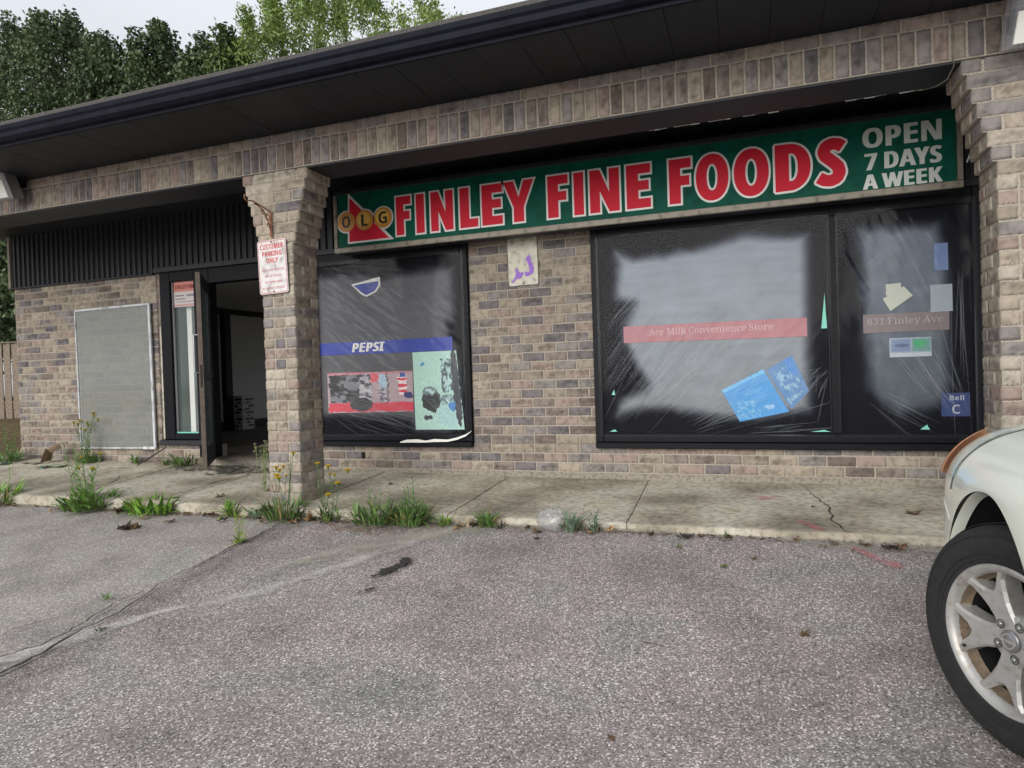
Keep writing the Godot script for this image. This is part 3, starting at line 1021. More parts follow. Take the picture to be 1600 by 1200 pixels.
# the sharper folds of the film, raised a little and whitened by the strain
func crease_ridges(b: Dictionary) -> ArrayMesh:
	var r2 := RandomNumberGenerator.new()
	r2.seed = b.sd + 100
	var mb := MB.new()
	for g in b.creases:
		for k in int(g[5]):
			var p := Vector2(g[0] + r2.randfn(0, g[6]), g[1] + r2.randfn(0, g[6] * 0.8))
			var ang: float = g[2] + r2.randfn(0.0, g[3])
			var len: float = g[4] * r2.randf_range(0.25, 0.9) * r2.randf_range(0.5, 1.0)
			var d := Vector2(cos(ang), sin(ang))
			p += d * r2.randf() * 0.25 * g[4]
			var s := Vector2(-d.y, d.x)
			var w := r2.randf_range(0.001, 0.007)
			var bend := r2.randfn(0.0, 0.02)
			var n := maxi(4, int(len / 0.06))
			var row := []
			for q in n + 1:
				var t := float(q) / n
				var c := p + d * len * t + s * (bend * len * t * t + r2.randfn(0.0, 0.0006))
				var hw := w * pow(sin(PI * clampf(t, 0.02, 0.98)), 0.7)
				c.x = clampf(c.x, b.x0, b.x1)
				c.y = clampf(c.y, 0.42, 2.29)
				var A := Vector3(c.x - s.x * hw, c.y - s.y * hw, 0.047)
				var B := Vector3(c.x, c.y, 0.047 + hw * 1.3)
				var C := Vector3(c.x + s.x * hw, c.y + s.y * hw, 0.047)
				if q > 0:
					mb.quad(row[0], A, B, row[1], Vector3(-s.x, -s.y, 0.6))
					mb.quad(row[1], B, C, row[2], Vector3(s.x, s.y, 0.6))
				row = [A, B, C]
	return mb.mesh()

func build_store() -> void:
	var s := base("store_building", Vector3.ZERO, "closed single storey brick convenience store with black eaves and covered front walk", "store")
	brick_wall(s, -9.39, -6.86, 2.42, wall_mix, "brown brick wall left of the doorway")
	brick_wall(s, -6.858, -6.06, 0.29, wall_mix, "low brick wall under the narrow side window")
	brick_wall(s, -2.68, -1.405, 2.42, pier_mix, "brick pier between the two shop windows", [], 3)
	brick_wall(s, -4.98, 2.2, 0.328, pier_mix, "low brick wall running under both shop windows", [[-4.06, -3.9, 0.14, 0.24]])
	brick_wall(s, -4.98, -4.62, 2.42, pier_mix, "narrow brick strip right of the doorway", [], 3)
	bar(s, "foundation", Vector3(-4.98, -0.3, -0.2), Vector3(-2.35, 0.052, 0.010), M.parge, 0.008)
	bar(s, "foundation", Vector3(-2.34, -0.3, -0.2), Vector3(2.2, 0.052, 0.012), M.parge, 0.008)
	brick_column(s, -3.868, "brick column with a flared top and a parking notice")
	brick_column(s, 1.602, "brick column with a flared top behind the parked car")
	# brick beam across the columns: soldiers below, stretchers above
	var bm := Node3D.new()
	put(s, bm, "brick_beam")
	bm.set_meta("label", "brick beam of upright bricks under the eaves")
	bar(bm, "mortar", Vector3(-9.6, 2.862, 1.12), Vector3(5.5, 3.175, 1.4625), M.mortar, 0.003)
	bar(bm, "lintel", Vector3(-9.6, 2.846, 1.10), Vector3(5.5, 2.860, 1.456), M.black, 0.002)
	var x := -9.55
	while x < 2.7:
		brick_at(bm, Vector3(x, 2.976, 1.467 - 0.05), 0.079 + rng.randf_range(-0.003, 0.003), 0.213, beam_mix)
		x += 0.0915
	x = -9.5
	while x < 2.6:
		brick_at(bm, Vector3(x, 3.131, 1.466 - 0.05), 0.219, 0.080, {"grey": 3, "tan": 2, "pink": 1.5, "brown": 2})
		x += 0.2295
	var ck := MB.new()
	x = -0.8
	while x < 1.12:
		var l := rng.randf_range(0.02, 0.08)
		if rng.randf() < 0.78: ck.box(Vector3(x + l / 2, 2.852 + rng.randf_range(-0.004, 0.004), 1.094), Vector3(l, rng.randf_range(0.006, 0.014), 0.012), 0.002)
		x += l + 0.002
	piece(bm, "old_caulk", ck.mesh(), M.white_plastic)
	# porch ceiling, black ribbed siding, header
	bar(s, "porch_ceiling", Vector3(-9.6, 3.10, -0.1), Vector3(5.5, 3.14, 1.115), M.black)
	var rib := []
	var r0 := []
	var r1 := []
	x = -9.39
	var k := 0
	while x < 2.2:
		for q in [[0.0, 0.012], [0.045, 0.012], [0.056, 0.034], [0.079, 0.034]]:
			r0.append(Vector3(x + q[0], 3.10, q[1]))
			r1.append(Vector3(x + q[0], 2.405, q[1]))
		x += 0.09
	rib = [r0, r1]
	var sd := MB.new()
	for i in r0.size() - 1:
		sd.quad(r1[i], r1[i + 1], r0[i + 1], r0[i], Vector3.BACK)
	tag(piece(s, "ribbed_siding", sd.mesh(), M.black), "black ribbed metal siding above the brick wall and doorway")
	bar(s, "siding_trim", Vector3(-9.42, 2.385, -0.05), Vector3(-6.87, 2.404, 0.045), M.black, 0.003)
	bar(s, "corner_trim", Vector3(-9.435, 2.39, -0.05), Vector3(-9.392, 3.098, 0.045), M.parge, 0.003)
	bar(s, "header", Vector3(-6.86, 2.402, -0.05), Vector3(2.2, 2.46, 0.045), M.black, 0.003)
	# eaves: soffit panels, gutter, roof
	x = -10.2
	while x < 5.7:
		bar(s, "soffit_panel", Vector3(x + 0.0006, 3.172 + rng.randf_range(0.0, 0.003), 1.40), Vector3(x + 0.3044, 3.186, 2.205), M.soffit, 0.003)
		x += 0.305
	var gp := [Vector2(2.195, 3.164), Vector2(2.222, 3.164), Vector2(2.222, 3.188), Vector2(2.262, 3.192), Vector2(2.292, 3.212), Vector2(2.300, 3.246), Vector2(2.318, 3.262), Vector2(2.326, 3.290), Vector2(2.326, 3.306), Vector2(2.312, 3.306), Vector2(2.312, 3.295), Vector2(2.195, 3.295)]
	var gb := MB.new()
	gb.extrude(PackedVector2Array(gp), -5.7, 10.2, Vector3.ZERO, Basis(Vector3(0, 0, 1), Vector3(0, 1, 0), Vector3(-1, 0, 0)))
	piece(s, "gutter", gb.mesh(), M.gutter)
	var rf := MB.new()
	rf.box(Vector3(-2.25, 4.38, -1.08), Vector3(16.1, 0.03, 7.15), 0.004, Basis(Vector3.RIGHT, deg_to_rad(17.5)))
	rf.box(Vector3(-2.25, 4.38, -7.88), Vector3(16.1, 0.03, 7.15), 0.004, Basis(Vector3.RIGHT, deg_to_rad(-17.5)))
	piece(s, "roof", rf.mesh(), M.shingle)
	# the room behind
	var room := Node3D.new()
	put(s, room, "shop_room")
	bar(room, "floor", Vector3(-9.3, -0.05, -9.0), Vector3(5.4, 0.14, -0.17), M.room_floor)
	bar(room, "ceiling", Vector3(-9.3, 2.42, -9.0), Vector3(5.4, 2.5, -0.24), M.room_ceiling)
	bar(room, "wall", Vector3(-9.39, -0.2, -9.1), Vector3(-9.25, 3.1, -0.23), M.room_wall)
	bar(room, "wall", Vector3(5.4, -0.2, -9.1), Vector3(5.5, 3.1, 0.0), M.room_wall)
	bar(room, "wall", Vector3(-9.39, -0.2, -9.25), Vector3(5.5, 0.6, -9.11), M.room_wall)
	bar(room, "wall", Vector3(-9.39, 2.35, -9.25), Vector3(5.5, 3.1, -9.11), M.room_wall)
	for q in [[-9.39, -9.1], [-4.9, -4.7], [-0.5, -0.3], [5.2, 5.5]]: bar(room, "wall", Vector3(q[0], 0.602, -9.25), Vector3(q[1], 2.348, -9.11), M.room_wall)
	bar(room, "wall", Vector3(-9.25, 2.30, -0.235), Vector3(2.2, 3.1, -0.09), M.room_wall)
	bar(room, "wall", Vector3(2.205, -0.2, -0.2), Vector3(5.4, 3.1, -0.02), M.mortar)
	bar(room, "baseboard", Vector3(-9.248, 0.142, -8.9), Vector3(-9.225, 0.30, -0.3), M.dark_trim)
	bar(room, "ceiling_trim", Vector3(-9.248, 2.32, -8.9), Vector3(-9.20, 2.418, -0.3), M.dark_trim)
	bar(room, "post", Vector3(-9.247, 0.142, -3.72), Vector3(-9.14, 2.318, -3.56), M.dark_trim)
	bar(room, "wall_panel", Vector3(-9.247, 0.31, -3.50), Vector3(-9.20, 2.05, -2.75), M.room_wall)
	var ob := Node3D.new()
	put(room, ob, "patterned_box")
	bar(ob, "box", Vector3(-9.12, 0.144, -4.02), Vector3(-8.93, 0.78, -3.70), M.white)
	for i in 9:
		var py := 0.2 + i * 0.062
		bar(ob, "marking", Vector3(-8.926, py, -3.99 + (i % 2) * 0.10), Vector3(-8.921, py + 0.035, -3.86 + (i % 3) * 0.05), M.ink, 0.001)
		bar(ob, "marking", Vector3(-9.09 + (i % 2) * 0.05, py, -3.698), Vector3(-9.02 + (i % 3) * 0.04, py + 0.035, -3.693), M.ink, 0.001)
	# windows
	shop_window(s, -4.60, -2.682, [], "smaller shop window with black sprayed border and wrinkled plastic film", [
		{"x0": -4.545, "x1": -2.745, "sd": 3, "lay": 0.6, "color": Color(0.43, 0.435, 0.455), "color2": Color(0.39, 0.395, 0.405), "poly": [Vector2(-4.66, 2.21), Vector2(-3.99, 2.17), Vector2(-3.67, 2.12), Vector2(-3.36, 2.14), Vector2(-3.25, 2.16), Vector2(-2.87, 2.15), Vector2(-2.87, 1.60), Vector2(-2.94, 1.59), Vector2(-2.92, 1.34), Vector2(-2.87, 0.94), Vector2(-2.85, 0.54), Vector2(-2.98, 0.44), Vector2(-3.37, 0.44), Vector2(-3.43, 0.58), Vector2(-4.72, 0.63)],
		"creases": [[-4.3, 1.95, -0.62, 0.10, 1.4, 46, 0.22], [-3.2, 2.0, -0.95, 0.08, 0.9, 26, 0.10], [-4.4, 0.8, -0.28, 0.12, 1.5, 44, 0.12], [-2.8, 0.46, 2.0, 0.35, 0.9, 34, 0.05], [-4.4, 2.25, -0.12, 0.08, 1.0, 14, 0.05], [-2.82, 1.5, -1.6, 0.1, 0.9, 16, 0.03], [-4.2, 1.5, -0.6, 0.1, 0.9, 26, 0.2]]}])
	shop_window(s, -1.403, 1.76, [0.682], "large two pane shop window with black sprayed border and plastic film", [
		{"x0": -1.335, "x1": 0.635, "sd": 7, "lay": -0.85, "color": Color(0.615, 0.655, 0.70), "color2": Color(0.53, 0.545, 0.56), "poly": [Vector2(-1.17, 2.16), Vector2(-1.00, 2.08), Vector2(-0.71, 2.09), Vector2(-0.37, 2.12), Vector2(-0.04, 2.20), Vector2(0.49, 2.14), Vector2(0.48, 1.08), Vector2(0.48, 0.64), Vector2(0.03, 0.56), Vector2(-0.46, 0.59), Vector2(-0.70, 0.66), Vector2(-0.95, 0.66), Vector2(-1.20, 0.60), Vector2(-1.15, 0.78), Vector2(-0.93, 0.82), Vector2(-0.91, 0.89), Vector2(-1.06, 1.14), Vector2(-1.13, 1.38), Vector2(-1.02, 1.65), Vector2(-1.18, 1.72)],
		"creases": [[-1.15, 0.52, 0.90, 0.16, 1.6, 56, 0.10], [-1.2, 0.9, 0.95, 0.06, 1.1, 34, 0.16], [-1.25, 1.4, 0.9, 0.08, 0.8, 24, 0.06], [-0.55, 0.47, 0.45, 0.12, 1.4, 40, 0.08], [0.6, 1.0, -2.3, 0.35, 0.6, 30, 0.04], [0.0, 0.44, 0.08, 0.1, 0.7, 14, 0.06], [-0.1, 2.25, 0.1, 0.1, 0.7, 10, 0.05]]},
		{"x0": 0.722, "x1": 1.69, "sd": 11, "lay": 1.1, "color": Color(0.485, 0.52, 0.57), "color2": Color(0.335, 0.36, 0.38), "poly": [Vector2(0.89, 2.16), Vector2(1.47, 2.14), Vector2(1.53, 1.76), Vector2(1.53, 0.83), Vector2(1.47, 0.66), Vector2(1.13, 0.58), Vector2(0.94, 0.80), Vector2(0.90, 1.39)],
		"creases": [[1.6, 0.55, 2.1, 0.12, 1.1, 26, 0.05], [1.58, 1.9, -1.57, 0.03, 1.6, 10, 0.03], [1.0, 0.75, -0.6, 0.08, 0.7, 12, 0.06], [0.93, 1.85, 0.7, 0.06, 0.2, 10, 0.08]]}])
	# black blobs left where tape held the film
	# doorway: frame, narrow side window, threshold
	var df := Node3D.new()
	put(s, df, "doorway")
	for q in [[-6.80, -6.645, 0.36], [-6.27, -6.04, 0.145], [-5.10, -4.982, 0.145]]:
		bar(df, "frame", Vector3(q[0], q[2], -0.12), Vector3(q[1], 2.40, 0.01), M.black_frame)
	bar(df, "frame", Vector3(-6.643, 2.285, -0.12), Vector3(-6.272, 2.40, 0.008), M.black_frame)
	bar(df, "frame", Vector3(-6.038, 2.225, -0.12), Vector3(-5.102, 2.40, 0.008), M.black_frame)
	bar(df, "frame", Vector3(-6.643, 0.36, -0.12), Vector3(-6.272, 0.43, 0.008), M.black_frame)
	bar(df, "wood_strip", Vector3(-6.856, 0.36, -0.10), Vector3(-6.80, 2.40, -0.01), M.brick_brown, 0.003)
	bar(df, "torn_trim", Vector3(-6.815, 0.36, -0.008), Vector3(-6.797, 1.75, 0.014), M.yellowed, 0.003)
	bar(df, "sill", Vector3(-6.858, 0.292, -0.12), Vector3(-6.06, 0.352, 0.05), M.black, 0.006)
	bar(df, "threshold", Vector3(-6.058, -0.1, -0.17), Vector3(-4.985, 0.125, 0.012), M.parge, 0.006)
	bar(df, "threshold_plate", Vector3(-6.02, 0.127, -0.13), Vector3(-5.11, 0.145, 0.0), M.alu, 0.003)
	var sw := Node3D.new()
	put(s, sw, "side_window")
	sw.set_meta("label", "narrow glazed side window left of the open door")
	bar(sw, "pane", Vector3(-6.643, 0.432, -0.055), Vector3(-6.272, 2.283, -0.047), M.pane, 0.001)
	bar(sw, "bead", Vector3(-6.642, 0.432, -0.045), Vector3(-6.628, 2.283, -0.02), M.steel, 0.002)
	bar(sw, "bead", Vector3(-6.642, 0.432, -0.043), Vector3(-6.30, 0.447, -0.018), M.mint, 0.002)
	bar(sw, "inner_stud", Vector3(-6.52, 0.43, -0.16), Vector3(-6.44, 2.28, -0.12), M.room_wall, 0.003)
	# the open door, nearly edge on
	var door := Node3D.new()
	put(s, door, "door")
	door.position = Vector3(-6.03, 0.13, 0.035)
	door.rotation.y = -atan2(0.785, 0.62)
	door.set_meta("label", "open metal framed glass door with a worn brown edge")
	bar(door, "stile", Vector3(0.0, 0.0, -0.022), Vector3(0.085, 2.08, 0.022), M.black_frame)
	bar(door, "stile", Vector3(0.80, 0.0, -0.022), Vector3(0.888, 2.08, 0.022), M.black_frame)
	bar(door, "edge_plate", Vector3(0.889, 0.0, -0.0235), Vector3(0.896, 2.082, 0.0235), M.door_edge, 0.002)
	bar(door, "rail", Vector3(0.087, 1.97, -0.022), Vector3(0.798, 2.08, 0.022), M.black_frame)
	bar(door, "rail", Vector3(0.087, 0.0, -0.022), Vector3(0.798, 0.20, 0.022), M.black_frame)
	bar(door, "rail", Vector3(0.087, 0.95, -0.02), Vector3(0.798, 1.03, 0.02), M.black_frame)
	bar(door, "pane", Vector3(0.087, 0.202, -0.004), Vector3(0.798, 1.968, 0.004), M.pane, 0.001)
	var hd := MB.new()
	hd.tube([Vector3(0.845, 1.02, 0.02), Vector3(0.845, 1.02, 0.065), Vector3(0.845, 1.42, 0.065), Vector3(0.845, 1.42, 0.02)], [0.011, 0.012, 0.012, 0.011], 8)
	piece(door, "handle", hd.mesh(), M.steel)
	bar(door, "lock_plate", Vector3(0.893, 0.86, -0.012), Vector3(0.899, 1.10, 0.012), M.dark_trim, 0.002)
	for hy in [0.2, 1.02, 1.85]:
		var hb := MB.new()
		hb.tube([Vector3(-0.006, hy - 0.05, -0.02), Vector3(-0.006, hy + 0.05, -0.02)], [0.01, 0.01], 8)
		piece(door, "hinge", hb.mesh(), M.dark_trim)
	# hole left by a missing half brick under the smaller window
	bar(s, "vent_hole", Vector3(-4.02, 0.155, -0.02), Vector3(-3.97, 0.228, 0.001), M.liner, 0.002)

# ------------------------------------------------------------------ signs
func build_sign() -> void:
	var g := base("shop_sign", Vector3(-1.25, 2.345, 0.1), "long green shop sign with red white-edged lettering over the windows", "shop sign")
	var o := -g.position
	bar(g, "cabinet", o + Vector3(-4.055, 2.350, 0.10), o + Vector3(1.555, 2.985, 0.278), M.black)
	bar(g, "sign_face", o + Vector3(-4.02, 2.385, 0.279), o + Vector3(1.525, 2.955, 0.290), M.sign_green, 0.002)
	bar(g, "frame", o + Vector3(-4.065, 2.343, 0.275), o + Vector3(1.565, 2.398, 0.305), M.alu, 0.005)
	bar(g, "frame", o + Vector3(-4.065, 2.945, 0.275), o + Vector3(1.565, 2.990, 0.305), M.black, 0.005)
	bar(g, "frame", o + Vector3(-4.065, 2.400, 0.275), o + Vector3(-4.022, 2.943, 0.305), M.alu, 0.005)
	bar(g, "frame", o + Vector3(1.525, 2.400, 0.275), o + Vector3(1.565, 2.943, 0.305), M.alu, 0.005)
	# each word's letters with their share of its width
	for w in [[-3.345, -1.850, "FINLEY", [0.0, 0.134, 0.151, 0.235, 0.26, 0.445, 0.47, 0.62, 0.625, 0.79, 0.775, 1.0]], [-1.75, -0.770, "FINE", [0.0, 0.235, 0.255, 0.385, 0.407, 0.718, 0.747, 1.0]], [-0.645, 0.785, "FOODS", [0.0, 0.155, 0.158, 0.370, 0.375, 0.593, 0.602, 0.816, 0.82, 1.0]]]:
		for i in w[2].length():
			var x0: float = lerpf(w[0], w[1], w[3][2 * i]) + 0.018
			var x1: float = lerpf(w[0], w[1], w[3][2 * i + 1]) - 0.018
			block_letter(g, w[2][i], o + Vector3(x0, 2.462, 0.2905), x1 - x0, 0.385)
	for w in [["OPEN", 0.885, 1.430, 2.730, 2.885], ["7 DAYS", 0.895, 1.428, 2.555, 2.685], ["A WEEK", 0.880, 1.430, 2.405, 2.520]]:
		lettering(g, "lettering", w[0], bold, M.sign_pale, o + Vector3(w[1], w[3], 0.2905), w[2] - w[1] - 0.010, w[4] - w[3], 0.003)
		lettering(g, "lettering", w[0], bold, M.sign_pale, o + Vector3(w[1] + 0.010, w[3], 0.2905), w[2] - w[1] - 0.010, w[4] - w[3], 0.0025)
	# lottery emblem: red triangle, three gold balls
	var em := Node3D.new()
	put(g, em, "emblem")
	em.position = o + Vector3(0, 0, 0.2905)
	poly_piece(em, "triangle_outline", [Vector2(-3.905, 2.432), Vector2(-3.36, 2.432), Vector2(-3.885, 2.955)], 0.0, 0.003, M.sign_white)
	for q in [[-3.912, 2.659], [-3.695, 2.657], [-3.478, 2.660]]:
		poly_piece(em, "ball_outline", disc(0.118), 0.0, 0.0036, M.sign_white, Vector3(q[0], q[1], 0))
	poly_piece(em, "triangle", [Vector2(-3.885, 2.45), Vector2(-3.415, 2.45), Vector2(-3.868, 2.905)], 0.004, 0.006, M.sign_red)
	for q in [[-3.912, 2.659, "O"], [-3.695, 2.657, "L"], [-3.478, 2.660, "G"]]:
		poly_piece(em, "ball", disc(0.103), 0.006, 0.009, M.gold, Vector3(q[0], q[1], 0))
		poly_piece(em, "ball_highlight", disc(0.075), 0.009, 0.0105, M.gold_light if q[2] != "O" else M.gold, Vector3(q[0] - 0.01, q[1] + 0.012, 0))
		lettering(em, "lettering", q[2], bold, M.ink, Vector3(q[0], q[1] - 0.06, 0.011), 0.07 if q[2] == "L" else 0.095, 0.12, 0.002, false)

# one heavy red capital with a white edge, laid flat on the sign face
func block_letter(parent: Node, ch: String, at: Vector3, w: float, h: float) -> void:
	var L := Node3D.new()
	put(parent, L, "letter")
	L.position = at
	var s := minf(0.105, w * 0.52)
	var t := 0.082
	var p := []
	var hole := PackedVector2Array()
	match ch:
		"F": p = [Vector2(0, 0), Vector2(s, 0), Vector2(s, h * 0.40), Vector2(w * 0.92, h * 0.40), Vector2(w * 0.92, h * 0.40 + t), Vector2(s, h * 0.40 + t), Vector2(s, h - t), Vector2(w, h - t), Vector2(w, h), Vector2(0, h)]
		"E": p = [Vector2(0, 0), Vector2(w, 0), Vector2(w, t), Vector2(s, t), Vector2(s, h * 0.41), Vector2(w * 0.93, h * 0.41), Vector2(w * 0.93, h * 0.41 + t), Vector2(s, h * 0.41 + t), Vector2(s, h - t), Vector2(w, h - t), Vector2(w, h), Vector2(0, h)]
		"I": p = [Vector2(0, 0), Vector2(w, 0), Vector2(w, h), Vector2(0, h)]
		"L": p = [Vector2(0, 0), Vector2(w, 0), Vector2(w, t), Vector2(s, t), Vector2(s, h), Vector2(0, h)]
		"N":
			s = w * 0.34
			p = [Vector2(0, 0), Vector2(s, 0), Vector2(s, h * 0.50), Vector2(w - s, 0), Vector2(w, 0), Vector2(w, h), Vector2(w - s, h), Vector2(w - s, h * 0.46), Vector2(s, h), Vector2(0, h)]
		"Y": p = [Vector2(w * 0.33, 0), Vector2(w * 0.67, 0), Vector2(w * 0.67, h * 0.36), Vector2(w, h), Vector2(w * 0.67, h), Vector2(w * 0.5, h * 0.60), Vector2(w * 0.33, h), Vector2(0, h), Vector2(w * 0.33, h * 0.36)]
		"O", "D":
			for k in 40:
				var a := TAU * k / 40.0
				var c := Vector2(signf(cos(a)) * pow(absf(cos(a)), 0.92), signf(sin(a)) * pow(absf(sin(a)), 0.92))
				if ch == "O":
					p.append(Vector2(w / 2 + c.x * w / 2, h / 2 + c.y * (h / 2 + 0.006)))
					hole.append(Vector2(w / 2 + c.x * w * 0.165, h / 2 + c.y * h * 0.29))
				else:
					p.append(Vector2(maxf(0.0, w * 0.36 + c.x * w * 0.64) if c.x > 0.0 else 0.0, h / 2 + c.y * h / 2 if c.x > 0.0 else (h if c.y > 0.0 else 0.0)))
					hole.append(Vector2(w * 0.46 + c.x * w * 0.18 if c.x > 0.0 else s + 0.002, h / 2 + (c.y * h * 0.29 if c.x > 0.0 else h * 0.29 * signf(c.y))))
			if ch == "D":
				p = dedupe(p)
				hole = PackedVector2Array(dedupe(Array(hole)))
		"S":
			var mid := PackedVector2Array()
			for q in [[0.88, 0.80], [0.72, 0.865], [0.52, 0.885], [0.33, 0.84], [0.25, 0.74], [0.30, 0.64], [0.45, 0.56], [0.58, 0.49], [0.72, 0.40], [0.77, 0.28], [0.68, 0.16], [0.48, 0.115], [0.27, 0.135], [0.08, 0.205]]:
				mid.append(Vector2(q[0] * w, q[1] * h))
			p = Array(Geometry2D.offset_polyline(mid, 0.046, Geometry2D.JOIN_ROUND, Geometry2D.END_BUTT)[0])
	var poly := PackedVector2Array(p)
	var edge := Geometry2D.offset_polygon(poly, 0.017, Geometry2D.JOIN_MITER if ch in "FEILNY" else Geometry2D.JOIN_ROUND)
	poly_piece(L, "outline", Array(edge[0]), 0.0, 0.0025, M.sign_white)
	poly_piece(L, "face", p, 0.0025, 0.0045, M.sign_red)
	if hole.size():
		poly_piece(L, "counter_edge", Array(hole), 0.0045, 0.0055, M.sign_white)
		poly_piece(L, "counter", Array(Geometry2D.offset_polygon(hole, -0.017)[0]), 0.0055, 0.0065, M.sign_green)

func dedupe(a: Array) -> Array:
	var r := []
	for q in a:
		if r.is_empty() or r[-1].distance_to(q) > 0.002: r.append(q)
	if r[0].distance_to(r[-1]) < 0.002: r.pop_back()
	return r

func build_small_signs() -> void:
	var p := base("parking_notice", Vector3(-3.90, 2.03, 1.478), "white metal notice reserving customer parking, on the brick column", "sign")
	p.rotation.z = 0.03
	poly_piece(p, "plate", round_rect(0.305, 0.470, 0.022), 0.0, 0.003, M.sign_face, Vector3.ZERO, 0.001)
	var rim := MB.new()
	var a := round_rect(0.293, 0.458, 0.02)
	var b := round_rect(0.281, 0.446, 0.016)
	for i in a.size():
		var j := (i + 1) % a.size()
		rim.quad(Vector3(a[i].x, a[i].y, 0.0042), Vector3(a[j].x, a[j].y, 0.0042), Vector3(b[j].x, b[j].y, 0.0042), Vector3(b[i].x, b[i].y, 0.0042), Vector3.BACK)
	piece(p, "border", rim.mesh(), M.pink_ink)
	for w in [["CUSTOMER", 0.155, 0.046, 0.245, M.red_ink], ["PARKING", 0.095, 0.043, 0.205, M.red_ink], ["ONLY", 0.036, 0.043, 0.125, M.red_ink], ["ALL OTHER VEHICLES", -0.035, 0.020, 0.236, M.pink_ink], ["WILL BE TAGGED", -0.088, 0.020, 0.178, M.pink_ink], ["OR TOWED AWAY", -0.141, 0.020, 0.178, M.pink_ink], ["AT OWNERS EXPENSE", -0.194, 0.020, 0.236, M.pink_ink]]:
		lettering(p, "lettering", w[0], sans if w[4] == M.pink_ink else bold, w[4], Vector3(0, w[1], 0.0035), w[3], w[2], 0.001, false)
	for y in [0.215, -0.215]:
		poly_piece(p, "bolt", disc(0.007, 10), 0.003, 0.008, M.dark_trim, Vector3(0.0, y, 0), 0.001)
	var n := base("faded_notice", Vector3(-2.089, 2.135, 0.014), "white notice with faded wording and purple graffiti on the brick pier", "sign")
	n.rotation.z = 0.012
	poly_piece(n, "plate", round_rect(0.305, 0.470, 0.018), 0.0, 0.003, M.yellowed, Vector3.ZERO, 0.001)
	lettering(n, "lettering", "NO", sans, M.ghost_ink, Vector3(0, 0.105, 0.0035), 0.14, 0.060, 0.001, false)
	lettering(n, "lettering", "LOITERING", sans, M.ghost_ink, Vector3(0, 0.025, 0.0035), 0.26, 0.042, 0.001, false)
	poly_piece(n, "graffiti", [Vector2(-0.125, -0.20), Vector2(-0.09, -0.16), Vector2(-0.075, -0.11), Vector2(-0.085, -0.075), Vector2(-0.065, -0.055), Vector2(-0.05, -0.085), Vector2(-0.03, -0.11), Vector2(0.005, -0.10), Vector2(0.0, -0.135), Vector2(-0.03, -0.165), Vector2(-0.075, -0.17), Vector2(-0.105, -0.205)], 0.005, 0.006, M.purple)
	poly_piece(n, "graffiti", [Vector2(0.015, -0.11), Vector2(0.035, -0.095), Vector2(0.045, -0.115), Vector2(0.07, -0.10), Vector2(0.055, -0.03), Vector2(0.03, 0.03), Vector2(0.075, 0.06), Vector2(0.09, 0.0), Vector2(0.115, -0.075), Vector2(0.105, -0.125), Vector2(0.05, -0.15), Vector2(0.02, -0.15)], 0.005, 0.006, M.purple)
	for y in [0.21, -0.215]:
		poly_piece(n, "bolt", disc(0.007, 10), 0.003, 0.008, M.dark_trim, Vector3(0.0, y, 0), 0.001)
	# wrought iron hanging bracket on the column, pointing at the lot
	var br := base("iron_bracket", Vector3(-3.905, 2.285, 1.475), "rusty iron plant hanger bracket on the brick column above the notice", "bracket")
	var t := MB.new()
	t.box(Vector3(0, 0.115, 0.004), Vector3(0.022, 0.23, 0.007), 0.002)
	piece(br, "back_plate", t.mesh(), M.rust)
	t = MB.new()
	t.tube([Vector3(0, 0.225, 0.005), Vector3(0, 0.245, 0.10), Vector3(0, 0.268, 0.22), Vector3(0, 0.262, 0.265), Vector3(0, 0.252, 0.285), Vector3(0, 0.262, 0.31), Vector3(0, 0.285, 0.318), Vector3(0, 0.30, 0.312)], [0.006, 0.006, 0.006, 0.006, 0.006, 0.006, 0.006, 0.005], 6)
	piece(br, "arm", t.mesh(), M.rust)
	t = MB.new()
	var pth := []
	var rad := []
	for i in 13:
		var q := i / 12.0 * PI / 2
		pth.append(Vector3(0, 0.015 + 0.235 * sin(q) , 0.008 + 0.20 * (1.0 - cos(q))))
		rad.append(0.0055)
	t.tube(pth, rad, 6)
	piece(br, "brace", t.mesh(), M.rust)
	for sc in [[0.165, 0.045, 0.032], [0.20, 0.10, 0.024], [0.10, 0.032, 0.02]]:
		t = MB.new()
		pth = []; rad = []
		for i in 20:
			var q := i / 19.0 * TAU * 1.3
			pth.append(Vector3(0, sc[0] + sin(q) * sc[2] * (1.0 - 0.5 * i / 19.0), sc[1] + cos(q) * sc[2] * (1.0 - 0.5 * i / 19.0)))
			rad.append(0.0035)
		t.tube(pth, rad, 5)
		piece(br, "scroll", t.mesh(), M.rust)
	# clear panel in a white frame fixed on the left wall
	var fp := base("framed_panel", Vector3(-7.575, 1.14, 0.02), "clear panel in a thin white frame on the left brick wall", "window panel")
	fp.rotation.z = 0.008
	for q in [[-0.645, -0.625, -0.90, 0.90], [0.610, 0.645, -0.90, 0.90]]:
		bar(fp, "frame", Vector3(q[0], q[2], 0.0), Vector3(q[1], q[3], 0.026), M.white_frame, 0.004)
	bar(fp, "frame", Vector3(-0.624, 0.875, 0.0), Vector3(0.609, 0.90, 0.024), M.white_frame, 0.004)
	bar(fp, "frame", Vector3(-0.624, -0.90, 0.0), Vector3(0.609, -0.882, 0.024), M.white_frame, 0.004)
	bar(fp, "pane", Vector3(-0.624, -0.881, 0.010), Vector3(0.609, 0.874, 0.014), M.hazy_pane, 0.001)
	bar(fp, "torn_corner", Vector3(0.44, -0.905, 0.027), Vector3(0.64, -0.872, 0.030), M.white, 0.001)
